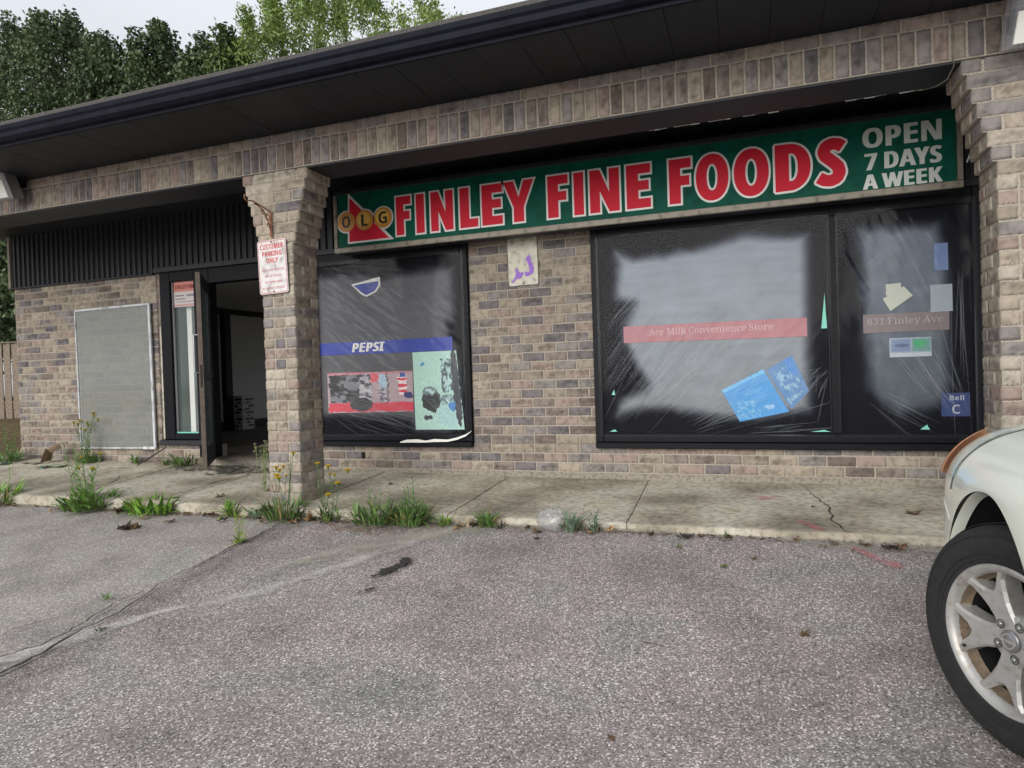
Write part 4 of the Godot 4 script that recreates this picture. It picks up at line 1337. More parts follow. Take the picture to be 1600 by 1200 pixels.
	# flood lights under the eaves
	for q in [[-6.98, "white lensed flood light under the eaves at the left", true], [1.54, "dusty flood light under the eaves above the right column", false]]:
		var fl := base("flood_light", Vector3(q[0], 3.06 if q[2] else 2.93, 1.48), q[1], "light fixture")
		var hs := MB.new()
		var bs := Basis(Vector3.RIGHT, 0.30)
		hs.extrude(PackedVector2Array([Vector2(-0.11, -0.12), Vector2(0.11, -0.12), Vector2(0.09, 0.16), Vector2(-0.09, 0.16)]), 0.0, 0.13, Vector3(0, 0.02, 0.10), bs, 0.02)
		piece(fl, "housing", hs.mesh(), M.steel if q[2] else M.clear_plastic)
		hs = MB.new()
		hs.extrude(PackedVector2Array([Vector2(-0.085, -0.10), Vector2(0.085, -0.10), Vector2(0.070, 0.07), Vector2(-0.070, 0.07)]), 0.128, 0.142, Vector3(0, 0.02, 0.10), bs, 0.004)
		piece(fl, "lens", hs.mesh(), M.white_plastic)
		hs = MB.new()
		hs.box(Vector3(0, 0.08, 0.05), Vector3(0.10, 0.10, 0.12), 0.01)
		piece(fl, "bracket", hs.mesh(), M.gutter)
	# loose cable at the right end of the beam
	var cb := base("loose_cable", Vector3(1.18, 3.13, 1.485), "loose white cable hanging over the beam beside the right column", "cable")
	t = MB.new()
	t.tube([Vector3(0.02, 0.0, 0.0), Vector3(0.035, -0.05, 0.004), Vector3(0.04, -0.15, 0.004), Vector3(0.03, -0.25, 0.0), Vector3(0.045, -0.29, -0.03), Vector3(0.03, -0.34, -0.12), Vector3(0.0, -0.33, -0.24), Vector3(-0.06, -0.30, -0.36), Vector3(-0.12, -0.275, -0.40)], [0.004, 0.004, 0.004, 0.004, 0.004, 0.004, 0.004, 0.0035, 0.0035], 6)
	piece(cb, "cord", t.mesh(), M.alu)
	t = MB.new()
	t.tube([Vector3(0.30, -0.52, -0.62), Vector3(0.31, -0.60, -0.63), Vector3(0.285, -0.72, -0.72)], [0.005, 0.005, 0.004], 6)
	piece(cb, "cord_end", t.mesh(), M.white_plastic)

# flat print drawn into a picture: blocks of colour [x0, y0, x1, y1, colour] in 0..1 on a ground colour, roughened a little
func print_mat(bg: Color, blocks: Array, sd: int, ragged := 0.0) -> StandardMaterial3D:
	var w := 192
	var h := 192
	var im := Image.create(w, h, false, Image.FORMAT_RGB8)
	im.fill(bg)
	var nz := FastNoiseLite.new()
	nz.seed = sd
	nz.frequency = 0.045
	for j in h:
		for i in w:
			var wx := i / float(w) + nz.get_noise_2d(i, j) * ragged
			var wy := j / float(h) + nz.get_noise_2d(i + 900.0, j) * ragged
			var c := bg
			for b in blocks:
				if b.size() == 5 and wx > b[0] and wx < b[2] and wy > b[1] and wy < b[3]: c = b[4]
				if b.size() == 8 and wx > b[0] and wx < b[2] and wy > b[1] and wy < b[3]:     # a photograph: three tones that break into shapes
					var q := nz.get_noise_2d(i * b[7], j * b[7] + 300.0) + 0.6 * nz.get_noise_2d(i * b[7] * 3.0 + 70.0, j * b[7] * 2.2)
					c = b[4] if q < -0.10 else (b[5] if q < 0.14 else b[6])
				if b.size() == 6:
					var e := Vector2((wx - b[0]) / b[2], (wy - b[1]) / b[3]).rotated(b[5])
					if e.length_squared() < 1.0: c = b[4]
			var f := 1.0 + 0.10 * nz.get_noise_2d(i * 2.5, j * 2.5)
			im.set_pixel(i, j, Color(c.r * f, c.g * f, c.b * f))
	var m := mat(Color(1, 1, 1), 0.45)
	m.albedo_texture = ImageTexture.create_from_image(im)
	m.texture_repeat = false
	return m

func sheet(called: String, label: String, category: String, pts: Array, z: float, m: Material, bend := 0.003, group := "") -> Node3D:
	# pts: top left, top right, bottom right, bottom left (x, y)
	var c: Vector2 = (pts[0] + pts[1] + pts[2] + pts[3]) / 4.0
	var P := []
	for i in 7:
		var row := []
		for j in 7:
			var u := j / 6.0
			var v := i / 6.0
			var q: Vector2 = pts[0].lerp(pts[1], u).lerp(pts[3].lerp(pts[2], u), v) - c
			row.append(Vector3(q.x, q.y, bend * (sin(u * 5.0 + v * 2.0) * 0.5 + 0.5)))
		P.append(row)
	var o := base(called, Vector3(c.x, c.y, z), label, category, group)
	piece(o, "sheet", grid_mesh(P), m)
	return o

func build_posters() -> void:
	var blue := mat(Color(0.16, 0.235, 0.60), 0.5)
	var o := sheet("cola_banner", "blue cola banner strip across the smaller shop window", "banner", [Vector2(-4.54, 1.435), Vector2(-2.90, 1.435), Vector2(-2.90, 1.292), Vector2(-4.54, 1.300)], -0.026, blue, 0.0015)
	var l := lettering(o, "lettering", "PEPSI", bold, M.sign_white, Vector3(-4.10, 1.322, -0.0225) - o.position, 0.385, 0.098, 0.001)
	var l2 := lettering(o, "lettering", "PEPSI", bold, M.sign_white, Vector3(-4.091, 1.322, -0.0227) - o.position, 0.385, 0.098, 0.001)
	l2.basis = Basis(l2.basis.x, Vector3(l2.basis.y.length() * 0.20, l2.basis.y.length(), 0), l2.basis.z)
	l.basis = Basis(l.basis.x, Vector3(l.basis.y.length() * 0.20, l.basis.y.length(), 0), l.basis.z)
	var dk := Color(0.16, 0.16, 0.17)
	var red := Color(0.78, 0.24, 0.31)
	sheet("snack_poster", "dim poster with photographs and a red base band, low in the smaller shop window", "poster", [Vector2(-4.44, 1.10), Vector2(-3.375, 1.095), Vector2(-3.375, 0.665), Vector2(-4.44, 0.655)], -0.026,
		print_mat(Color(0.66, 0.58, 0.60), [[0.0, 0.0, 1.0, 0.04, Color(0.75, 0.45, 0.5)], [0.02, 0.05, 0.42, 0.75, Color(0.15, 0.15, 0.16), Color(0.24, 0.24, 0.26), Color(0.46, 0.46, 0.49), 0.4], [0.38, 0.05, 0.52, 0.75, Color(0.25, 0.25, 0.28), Color(0.58, 0.57, 0.60), Color(0.70, 0.68, 0.70), 0.5], [0.51, 0.04, 0.6, 0.26, Color(0.80, 0.33, 0.37)], [0.61, 0.06, 0.70, 0.45, Color(0.62, 0.72, 0.78)], [0.61, 0.40, 0.70, 0.76, Color(0.36, 0.33, 0.38), Color(0.58, 0.55, 0.60), Color(0.68, 0.66, 0.70), 1.3], [0.705, 0.03, 0.72, 0.8, Color(0.3, 0.3, 0.32)], [0.83, 0.08, 0.93, 0.58, Color(0.86, 0.80, 0.80)], [0.83, 0.16, 0.93, 0.22, red], [0.83, 0.32, 0.93, 0.38, red], [0.83, 0.46, 0.93, 0.52, red], [0.84, 0.03, 0.92, 0.13, Color(0.25, 0.35, 0.6)], [0.9, 0.52, 0.99, 0.66, Color(0.18, 0.2, 0.4)], [0.0, 0.76, 1.0, 0.98, red], [0.40, 0.80, 0.14, 0.16, dk, 0.5]], 5, 0.03))
	sheet("mint_poster", "pale mint poster with grey and black shapes at the right of the smaller shop window", "poster", [Vector2(-3.365, 1.29), Vector2(-2.86, 1.29), Vector2(-2.79, 0.47), Vector2(-3.355, 0.47)], -0.0235,
		print_mat(Color(0.66, 0.80, 0.755), [[0.2, 0.16, 0.06, 0.02, Color(0.3, 0.55, 0.7), 0.3], [0.62, 0.10, 0.95, 0.52, Color(0.26, 0.32, 0.34), Color(0.46, 0.57, 0.57), Color(0.66, 0.79, 0.77), 0.75], [0.36, 0.62, 0.20, 0.15, Color(0.17, 0.18, 0.19), 0.6], [0.33, 0.50, 0.15, 0.05, Color(0.40, 0.47, 0.48), -0.4], [0.34, 0.505, 0.09, 0.025, Color(0.66, 0.78, 0.77), -0.4], [0.55, 0.55, 0.95, 0.68, Color(0.38, 0.47, 0.48), Color(0.55, 0.68, 0.67), Color(0.68, 0.8, 0.78), 0.7], [0.72, 0.82, 0.26, 0.15, Color(0.62, 0.77, 0.76), 0.2], [0.80, 0.70, 0.09, 0.055, Color(0.22, 0.48, 0.74), 0.0], [0.27, 0.84, 0.09, 0.035, Color(0.2, 0.22, 0.24), 0.3], [0.92, 0.45, 0.08, 0.5, Color(0.18, 0.2, 0.22), 0.0]], 8, 0.035))
	var bs := base("blue_decal", Vector3(-3.90, 2.03, -0.026), "torn blue decal high in the smaller shop window", "decal")
	poly_piece(bs, "edge", [Vector2(-0.19, 0.03), Vector2(-0.10, 0.045), Vector2(0.17, 0.09), Vector2(0.175, 0.0), Vector2(0.12, -0.07), Vector2(0.0, -0.115), Vector2(-0.06, -0.09)], 0.0, 0.002, M.white_plastic)
	poly_piece(bs, "print", [Vector2(-0.16, 0.018), Vector2(-0.08, 0.028), Vector2(0.15, 0.045), Vector2(0.15, 0.0), Vector2(0.10, -0.06), Vector2(0.0, -0.095), Vector2(-0.05, -0.072)], 0.002, 0.0035, blue)
	var rb := mat(Color(0.665, 0.45, 0.475), 0.6)
	o = sheet("red_banner", "faded red banner strip with white lettering across the large shop window", "banner", [Vector2(-1.12, 1.44), Vector2(0.47, 1.435), Vector2(0.47, 1.272), Vector2(-1.12, 1.285)], -0.026, rb, 0.0015)
	lettering(o, "lettering", "Ace Milk Convenience Store", serif, mat(Color(0.78, 0.67, 0.68), 0.6), Vector3(-0.885, 1.345, -0.0225) - o.position, 1.08, 0.062, 0.001)
	o = sheet("address_banner", "brownish banner strip with a street address in the narrow right pane", "banner", [Vector2(0.905, 1.43), Vector2(1.53, 1.43), Vector2(1.53, 1.275), Vector2(0.905, 1.275)], -0.026, mat(Color(0.47, 0.425, 0.43), 0.6), 0.0015)
	lettering(o, "lettering", "831 Finley Ave", serif, mat(Color(0.62, 0.60, 0.61), 0.6), Vector3(0.935, 1.325, -0.0225) - o.position, 0.55, 0.075, 0.001)
	sheet("blue_poster", "bright blue poster lying tilted at the bottom of the large window", "poster", [Vector2(-0.25, 0.82), Vector2(0.105, 1.0), Vector2(0.31, 0.62), Vector2(-0.10, 0.535)], -0.0255,
		print_mat(Color(0.25, 0.56, 0.80), [[0.0, 0.0, 1.0, 0.08, Color(0.42, 0.68, 0.84)], [0.0, 0.45, 0.5, 0.95, Color(0.25, 0.56, 0.80), Color(0.28, 0.585, 0.81), Color(0.42, 0.67, 0.83), 0.6], [0.72, 0.8, 0.1, 0.06, Color(0.55, 0.72, 0.86), 0.7], [0.55, 0.35, 0.2, 0.06, Color(0.33, 0.61, 0.82), 0.2]], 13, 0.05))
	sheet("blue_poster", "darker blue poster with a pale shape, behind and right of the bright blue one", "poster", [Vector2(0.13, 0.99), Vector2(0.345, 1.115), Vector2(0.475, 0.80), Vector2(0.33, 0.64)], -0.0275,
		print_mat(Color(0.33, 0.50, 0.68), [[0.1, 0.15, 0.85, 0.9, Color(0.31, 0.49, 0.68), Color(0.36, 0.54, 0.71), Color(0.54, 0.68, 0.77), 0.35], [0.8, 0.2, 0.15, 0.3, Color(0.28, 0.5, 0.75), 0.1]], 17, 0.06))
	var pc := base("paper_note", Vector3(1.155, 1.575, -0.026), "two overlapping pale paper notes taped askew in the narrow right pane", "note")
	poly_piece(pc, "paper", [Vector2(-0.075, 0.005), Vector2(-0.075, 0.10), Vector2(0.035, 0.105), Vector2(0.04, 0.02)], 0.0, 0.001, M.paper)
	poly_piece(pc, "paper", [Vector2(-0.10, -0.02), Vector2(0.055, 0.075), Vector2(0.12, -0.005), Vector2(-0.045, -0.125)], 0.0015, 0.0025, M.paper)
	sheet("paper_note", "square white paper note at the right edge of the narrow pane", "note", [Vector2(1.40, 1.645), Vector2(1.555, 1.645), Vector2(1.555, 1.425), Vector2(1.40, 1.425)], -0.026, mat(Color(0.60, 0.64, 0.67), 0.7))
	sheet("product_card", "small card with blue and green print in the narrow right pane", "card", [Vector2(1.095, 1.225), Vector2(1.40, 1.225), Vector2(1.40, 1.065), Vector2(1.095, 1.065)], -0.026,
		print_mat(Color(0.55, 0.60, 0.66), [[0.05, 0.08, 0.5, 0.72, Color(0.44, 0.50, 0.62)], [0.55, 0.08, 0.98, 0.72, Color(0.36, 0.55, 0.50)], [0.72, 0.3, 0.15, 0.2, Color(0.25, 0.6, 0.42), 0.5], [0.3, 0.4, 0.18, 0.1, Color(0.32, 0.38, 0.5), 0.3], [0.0, 0.78, 1.0, 1.0, Color(0.66, 0.70, 0.72)]], 19, 0.03))
	o = sheet("blue_decal", "dark blue square decal with white print low in the narrow right pane", "decal", [Vector2(1.46, 0.76), Vector2(1.66, 0.76), Vector2(1.66, 0.57), Vector2(1.46, 0.57)], -0.026, mat(Color(0.14, 0.22, 0.42), 0.5))
	var dim := mat(Color(0.62, 0.65, 0.70), 0.6)
	lettering(o, "lettering", "Bell", bold, dim, Vector3(1.52, 0.70, -0.0225) - o.position, 0.10, 0.042, 0.001)
	lettering(o, "lettering", "C", bold, dim, Vector3(1.535, 0.59, -0.0225) - o.position, 0.055, 0.075, 0.001)
	sheet("blue_decal", "pale blue smudged decal high in the narrow right pane", "decal", [Vector2(1.43, 1.98), Vector2(1.53, 1.98), Vector2(1.53, 1.76), Vector2(1.43, 1.76)], -0.026, mat(Color(0.42, 0.50, 0.66), 0.6))
	var fy := sheet("flyer", "pink and white store flyer at the top of the narrow side window", "flyer", [Vector2(-6.625, 2.28), Vector2(-6.275, 2.28), Vector2(-6.275, 1.975), Vector2(-6.625, 1.975)], -0.044,
		print_mat(Color(0.76, 0.73, 0.72), [[0.0, 0.0, 1.0, 0.40, Color(0.74, 0.48, 0.44)], [0.05, 0.52, 0.45, 0.58, Color(0.5, 0.48, 0.5)], [0.05, 0.66, 0.5, 0.71, Color(0.5, 0.48, 0.5)], [0.55, 0.5, 0.9, 0.60, Color(0.52, 0.5, 0.52)], [0.1, 0.78, 0.9, 0.82, Color(0.55, 0.52, 0.53)], [0.0, 0.9, 1.0, 0.96, Color(0.72, 0.5, 0.5)]], 23, 0.0))
	lettering(fy, "lettering", "FINLEY FINE", bold, mat(Color(0.58, 0.22, 0.22), 0.6), Vector3(-6.60, 2.19, -0.039) - fy.position, 0.31, 0.05, 0.001)
	# torn tape and film ends
	for q in [[0.575, 1.33, 0.62, 1.63, "thin mint green tape shard hanging beside the window mullion"], [-1.265, 0.455, -1.19, 0.475, "mint tape scrap at the lower left corner of the large window"], [1.29, 0.47, 1.36, 0.51, "mint tape scrap on the bottom frame of the narrow pane"], [0.47, 0.452, 0.63, 0.468, "mint tape scrap at the foot of the mullion"], [-1.235, 0.80, -1.20, 0.85, "tiny mint tape scrap low on the left frame of the large window"]]:
		var tp := base("tape_scrap", Vector3(q[0], q[1], 0.056), q[4], "tape", "torn tape scraps on the windows")
		var w: float = q[2] - q[0]
		var h: float = q[3] - q[1]
		poly_piece(tp, "tape", [Vector2(0, 0), Vector2(w, 0), Vector2(w * 0.8, h * 0.5), Vector2(w * 0.7, h)], 0.0, 0.0015, M.mint)
	var ts := base("torn_film", Vector3(-3.5, 0.345, 0.06), "torn white plastic strip along the bottom frame of the smaller window", "plastic strip")
	var P := []
	var pts := [Vector2(0, 0), Vector2(0.08, 0.012), Vector2(0.2, 0.014), Vector2(0.30, 0.008), Vector2(0.40, 0.02), Vector2(0.55, 0.018), Vector2(0.66, 0.04), Vector2(0.76, 0.075), Vector2(0.82, 0.115)]
	var wd := [0.012, 0.03, 0.034, 0.02, 0.03, 0.022, 0.024, 0.02, 0.008]
	for i in pts.size():
		P.append([Vector3(pts[i].x, pts[i].y + wd[i] / 2, 0.004 * sin(i * 2.1)), Vector3(pts[i].x, pts[i].y - wd[i] / 2, 0.006 + 0.006 * cos(i * 1.7))])
	piece(ts, "strip", grid_mesh(P, true), M.white_plastic)

# ------------------------------------------------------------------ fence and trees
func build_fence_and_trees() -> void:
	var f := base("wood_fence", Vector3(-18.0, 0, -5.2), "weathered upright board fence at the left beyond the store", "fence")
	var x := -9.0
	var k := 0
	while x < 5.0:
		var y0 := yard_y(-18.0 + x, -5.2)
		var top := 2.18 + rng.randf_range(-0.015, 0.015)
		bar(f, "plank", Vector3(x, y0 - 0.1, 0.0 if k % 2 else -0.03), Vector3(x + 0.138, top, 0.02 if k % 2 else -0.01), M.fence, 0.003)
		x += 0.15
		k += 1
	for y in [0.75, 1.9]: bar(f, "rail", Vector3(-9.0, y, -0.075), Vector3(5.0, y + 0.09, -0.032), M.fence, 0.004)
	bar(f, "cap_board", Vector3(-9.0, 2.20, -0.07), Vector3(5.0, 2.225, 0.05), M.fence, 0.004)
	# one clump of leaves, shared by all crowns
	var clump := leaf_clump(9, 0.17, 0.34, 1)
	var spray := leaf_clump(9, 0.15, 0.30, 2)
	sprays = spray
	var dark := [Color(0.045, 0.075, 0.034), Color(0.125, 0.175, 0.075)]
	var mid := [Color(0.055, 0.095, 0.030), Color(0.10, 0.155, 0.050)]
	var light := [Color(0.15, 0.235, 0.055), Color(0.30, 0.40, 0.12)]
	for t in [
		[-29.6, -14.0, 15.9, 2.3, dark, "dark leafy tree furthest left above the roof", clump],
		[-26.6, -14.0, 15.7, 2.0, dark, "dark leafy tree second from the left above the roof", clump],
		[-24.2, -14.0, 14.2, 1.5, dark, "dark leafy tree third from the left, behind its neighbours", clump],
		[-22.0, -14.2, 14.2, 1.3, dark, "dark leafy tree with a tall top shoot above the roof", clump],
		[-19.4, -14.0, 13.2, 0.9, dark, "small dark tree top beside the gap of sky", clump],
		[-18.2, -14.0, 13.2, 0.75, mid, "slim olive tree top left of the bright green tree", clump],
		[-14.4, -17.0, 15.2, 5.2, light, "bright yellow green tree above the middle of the roof", spray],
		[-22.5, -9.2, 7.6, 3.6, dark, "dark bushy tree behind the board fence", clump],
		[-19.2, -7.4, 4.6, 2.3, dark, "low dark shrubby tree just behind the left board fence", clump],
		[-23.5, -7.6, 4.4, 2.3, dark, "low dark shrubby tree behind the fence, further left", clump]]:
		tree(t[0], t[1], t[2], t[3], t[4], t[5], t[6])

func leaf_clump(n: int, size: float, spread: float, sd: int) -> ArrayMesh:
	var r2 := RandomNumberGenerator.new()
	r2.seed = sd
	var b := MB.new()
	for i in n:
		var p := Vector3(r2.randfn(0, spread * 0.5), r2.randfn(0, spread * 0.45), r2.randfn(0, spread * 0.5))
		var d := Vector3(r2.randfn(0, 1), r2.randfn(-0.35 if sd == 1 else 0.9, 0.6), r2.randfn(0, 1)).normalized()
		var s := d.cross(Vector3(r2.randfn(0, 0.4), 1, r2.randfn(0, 0.4))).normalized()
		if s.length() < 0.1: s = Vector3.RIGHT
		var nn := s.cross(d).normalized()
		if nn.y < 0.0: nn = -nn
		var l := size * r2.randf_range(0.7, 1.3)
		var w := l * (0.36 if sd == 1 else 0.26)
		var tip := p + d * l - nn * l * 0.15
		var m := p + d * l * 0.5
		b.tri(p, m + s * w - nn * w * 0.25, tip, (nn + s * 0.3).normalized(), (nn + s * 0.5).normalized(), (nn + s * 0.3).normalized())
		b.tri(p, tip, m - s * w - nn * w * 0.25, (nn - s * 0.3).normalized(), (nn - s * 0.3).normalized(), (nn - s * 0.5).normalized())
	return b.mesh()

func tree(x: float, z: float, top: float, r: float, cols: Array, label: String, clump: ArrayMesh) -> void:
	var y0 := 0.1
	var o := base("leafy_tree", Vector3(x, y0, z), label, "tree", "trees behind the store")
	var H := top - y0
	var r2 := RandomNumberGenerator.new()
	r2.seed = int(absf(x) * 100.0)
	var tb := MB.new()
	tb.tube([Vector3.ZERO, Vector3(0.08, H * 0.25, 0.03), Vector3(-0.05, H * 0.55, 0.06), Vector3(0.03, H * 0.9, 0.0)], [0.028 * H * 0.5, 0.02 * H * 0.5, 0.013 * H * 0.5, 0.02], 9)
	var centres := []
	var bright := clump == sprays
	var rv := H * (0.24 if bright else 0.20)
	var hc := H - rv
	for i in (70 if r < 3.0 else 120):
		var d := Vector3(r2.randfn(0, 1), r2.randfn(0, 1), r2.randfn(0, 1)).normalized() * pow(r2.randf(), 0.45)
		var c := Vector3(d.x * r, hc + d.y * rv * (1.0 if d.y > 0.0 else 1.9), d.z * r)
		centres.append([c, r2.randf_range(0.30, 0.70), 16])
		if i % 2 == 0:
			var root := Vector3(0, c.y - 0.3 * r - 0.8, 0)
			tb.tube([root, root.lerp(c, 0.5) + Vector3(0, 0.25, 0), c], [0.06, 0.04, 0.012], 5, false)
	for i in (64 if bright else 12):     # leading shoots
		var a := r2.randf() * TAU
		var rr := r * 0.85 * sqrt(r2.randf())
		var yb := hc + rv * sqrt(1.0 - pow(rr / r, 2.0)) - 0.3
		var tall := r2.randf_range(0.26, 0.50)
		for q in 4: centres.append([Vector3(cos(a) * rr + r2.randfn(0, 0.06), yb + q * tall, sin(a) * rr), (0.17 if bright else 0.26) * (1.25 - q * 0.25), 13])
	piece(o, "trunk", tb.mesh(), M.bark)
	var total := 0
	for c in centres: total += c[2]
	var mm := MultiMesh.new()
	mm.transform_format = MultiMesh.TRANSFORM_3D
	mm.use_colors = true
	mm.mesh = clump
	mm.instance_count = total
	var k := 0
	for c in centres:
		var R: float = c[1]
		var tone := r2.randf()
		for i in int(c[2]):
			var d := Vector3(r2.randfn(0, 1), r2.randfn(0, 0.8), r2.randfn(0, 1)).normalized()
			var p: Vector3 = c[0] + d * R * pow(r2.randf(), 0.5) * 1.45
			var bs := Basis(Vector3.UP, r2.randf() * TAU).rotated(Vector3.RIGHT, r2.randfn(0, 0.35)).scaled(Vector3.ONE * r2.randf_range(0.6, 1.1))
			mm.set_instance_transform(k, Transform3D(bs, p))
			mm.set_instance_color(k, cols[0].lerp(cols[1], clampf(tone * 0.75 + r2.randf() * 0.45 - 0.1, 0.0, 1.1)))
			k += 1
	var mi := MultiMeshInstance3D.new()
	mi.multimesh = mm
	mi.material_override = M.leaf
	put(o, mi, "crown")
	mi.set_meta("kind", "stuff")

# ------------------------------------------------------------------ the parked car
const HOOD := [[0.04, 0.20], [0.0, 0.30], [0.0, 0.42], [0.0, 0.54], [0.0, 0.66], [0.0, 0.77], [0.008, 0.86], [0.035, 0.925], [0.09, 0.985], [0.18, 1.035], [0.36, 1.08], [0.62, 1.11], [0.93, 1.12]]
const CABIN := [[0.04, 0.20], [0.0, 0.30], [0.0, 0.42], [0.0, 0.54], [0.0, 0.66], [0.0, 0.77], [0.0, 0.90], [0.02, 1.05], [0.06, 1.18], [0.15, 1.42], [0.25, 1.62], [0.45, 1.70], [0.93, 1.72]]

func car_point(f: float, t: float) -> Vector3:
	var n := HOOD.size() - 1
	var u := clampf(t, 0.0, 1.0) * n
	var i := mini(int(u), n - 1)
	var q := u - i
	var w := smoothstep(-0.75, -1.95, f) * (1.0 - smoothstep(-3.1, -3.72, f) * 0.75)
	var g := []
	for k in [i - 1, i, i + 1, i + 2]:
		var kk := clampi(k, 0, n)
		g.append(Vector2(lerpf(HOOD[kk][0], CABIN[kk][0], w), lerpf(HOOD[kk][1], CABIN[kk][1], w)))
	var p: Vector2 = g[1].cubic_interpolate(g[2], g[0], g[3], q)
	var inward := 0.0
	if f > 0.40: inward = 0.32 * pow((f - 0.40) / 0.52, 3.2)
	if f < -3.2: inward = 0.16 * pow((-3.2 - f) / 0.55, 2.5)
	var hw := 0.93 - inward
	if f > 0.45 and p.y > 0.5: p.y = 0.5 + (p.y - 0.5) * (1.0 - 0.30 * pow((f - 0.45) / 0.47, 2.0))
	if f > 0.45 and p.y < 0.5: p.y = 0.5 - (0.5 - p.y) * (1.0 - 0.12 * pow((f - 0.45) / 0.47, 2.0))
	var x := -(hw - p.x * hw / 0.93)
	for c in [0.0, -2.83]:      # the arches swell a little
		var d := Vector2(f - c, p.y - 0.405).length()
		x -= 0.016 * exp(-pow((d - 0.47) / 0.10, 2.0)) * (1.0 if p.x < 0.05 else 0.0)
	return Vector3(x, p.y, -f)

func car_patch(parent: Node, called: String, f0: float, f1: float, t0: float, t1: float, off: float, m: Material, nf := 14, nt := 8) -> MeshInstance3D:
	var P := []
	for i in nf + 1:
		var row := []
		for j in nt + 1:
			var f := lerpf(f0, f1, float(i) / nf)
			var t := lerpf(t0, t1, float(j) / nt)
			var a := car_point(f, t)
			var nn := (car_point(f, t + 0.01) - car_point(f, t - 0.01)).cross(car_point(f + 0.01, t) - car_point(f - 0.01, t)).normalized()
			if nn.x > 0.0: nn = -nn
			row.append(a + nn * off)
		P.append(row)
	var flip: bool = (P[1][0] - P[0][0]).cross(P[0][1] - P[0][0]).x > 0.0
	return piece(parent, called, grid_mesh(P, flip), m)

# adds the part of a triangle that lies outside the wheel arches
func arch_cut(b: MB, p: Array, n: Array, arch: Array, r: float) -> void:
	var d := []
	for q in p:
		var e := 9.0
		for c in arch: e = minf(e, Vector2(-q.z - c.x, q.y - c.y).length() - r)
		d.append(e)
	var op := []
	var on := []
	for i in 3:
		var j := (i + 1) % 3
		if d[i] >= 0.0:
			op.append(p[i]); on.append(n[i])
		if (d[i] >= 0.0) != (d[j] >= 0.0):
			var t: float = d[i] / (d[i] - d[j])
			op.append(p[i].lerp(p[j], t)); on.append(n[i].lerp(n[j], t).normalized())
	for i in range(1, op.size() - 1): b.tri(op[0], op[i], op[i + 1], on[0], on[i], on[i + 1])

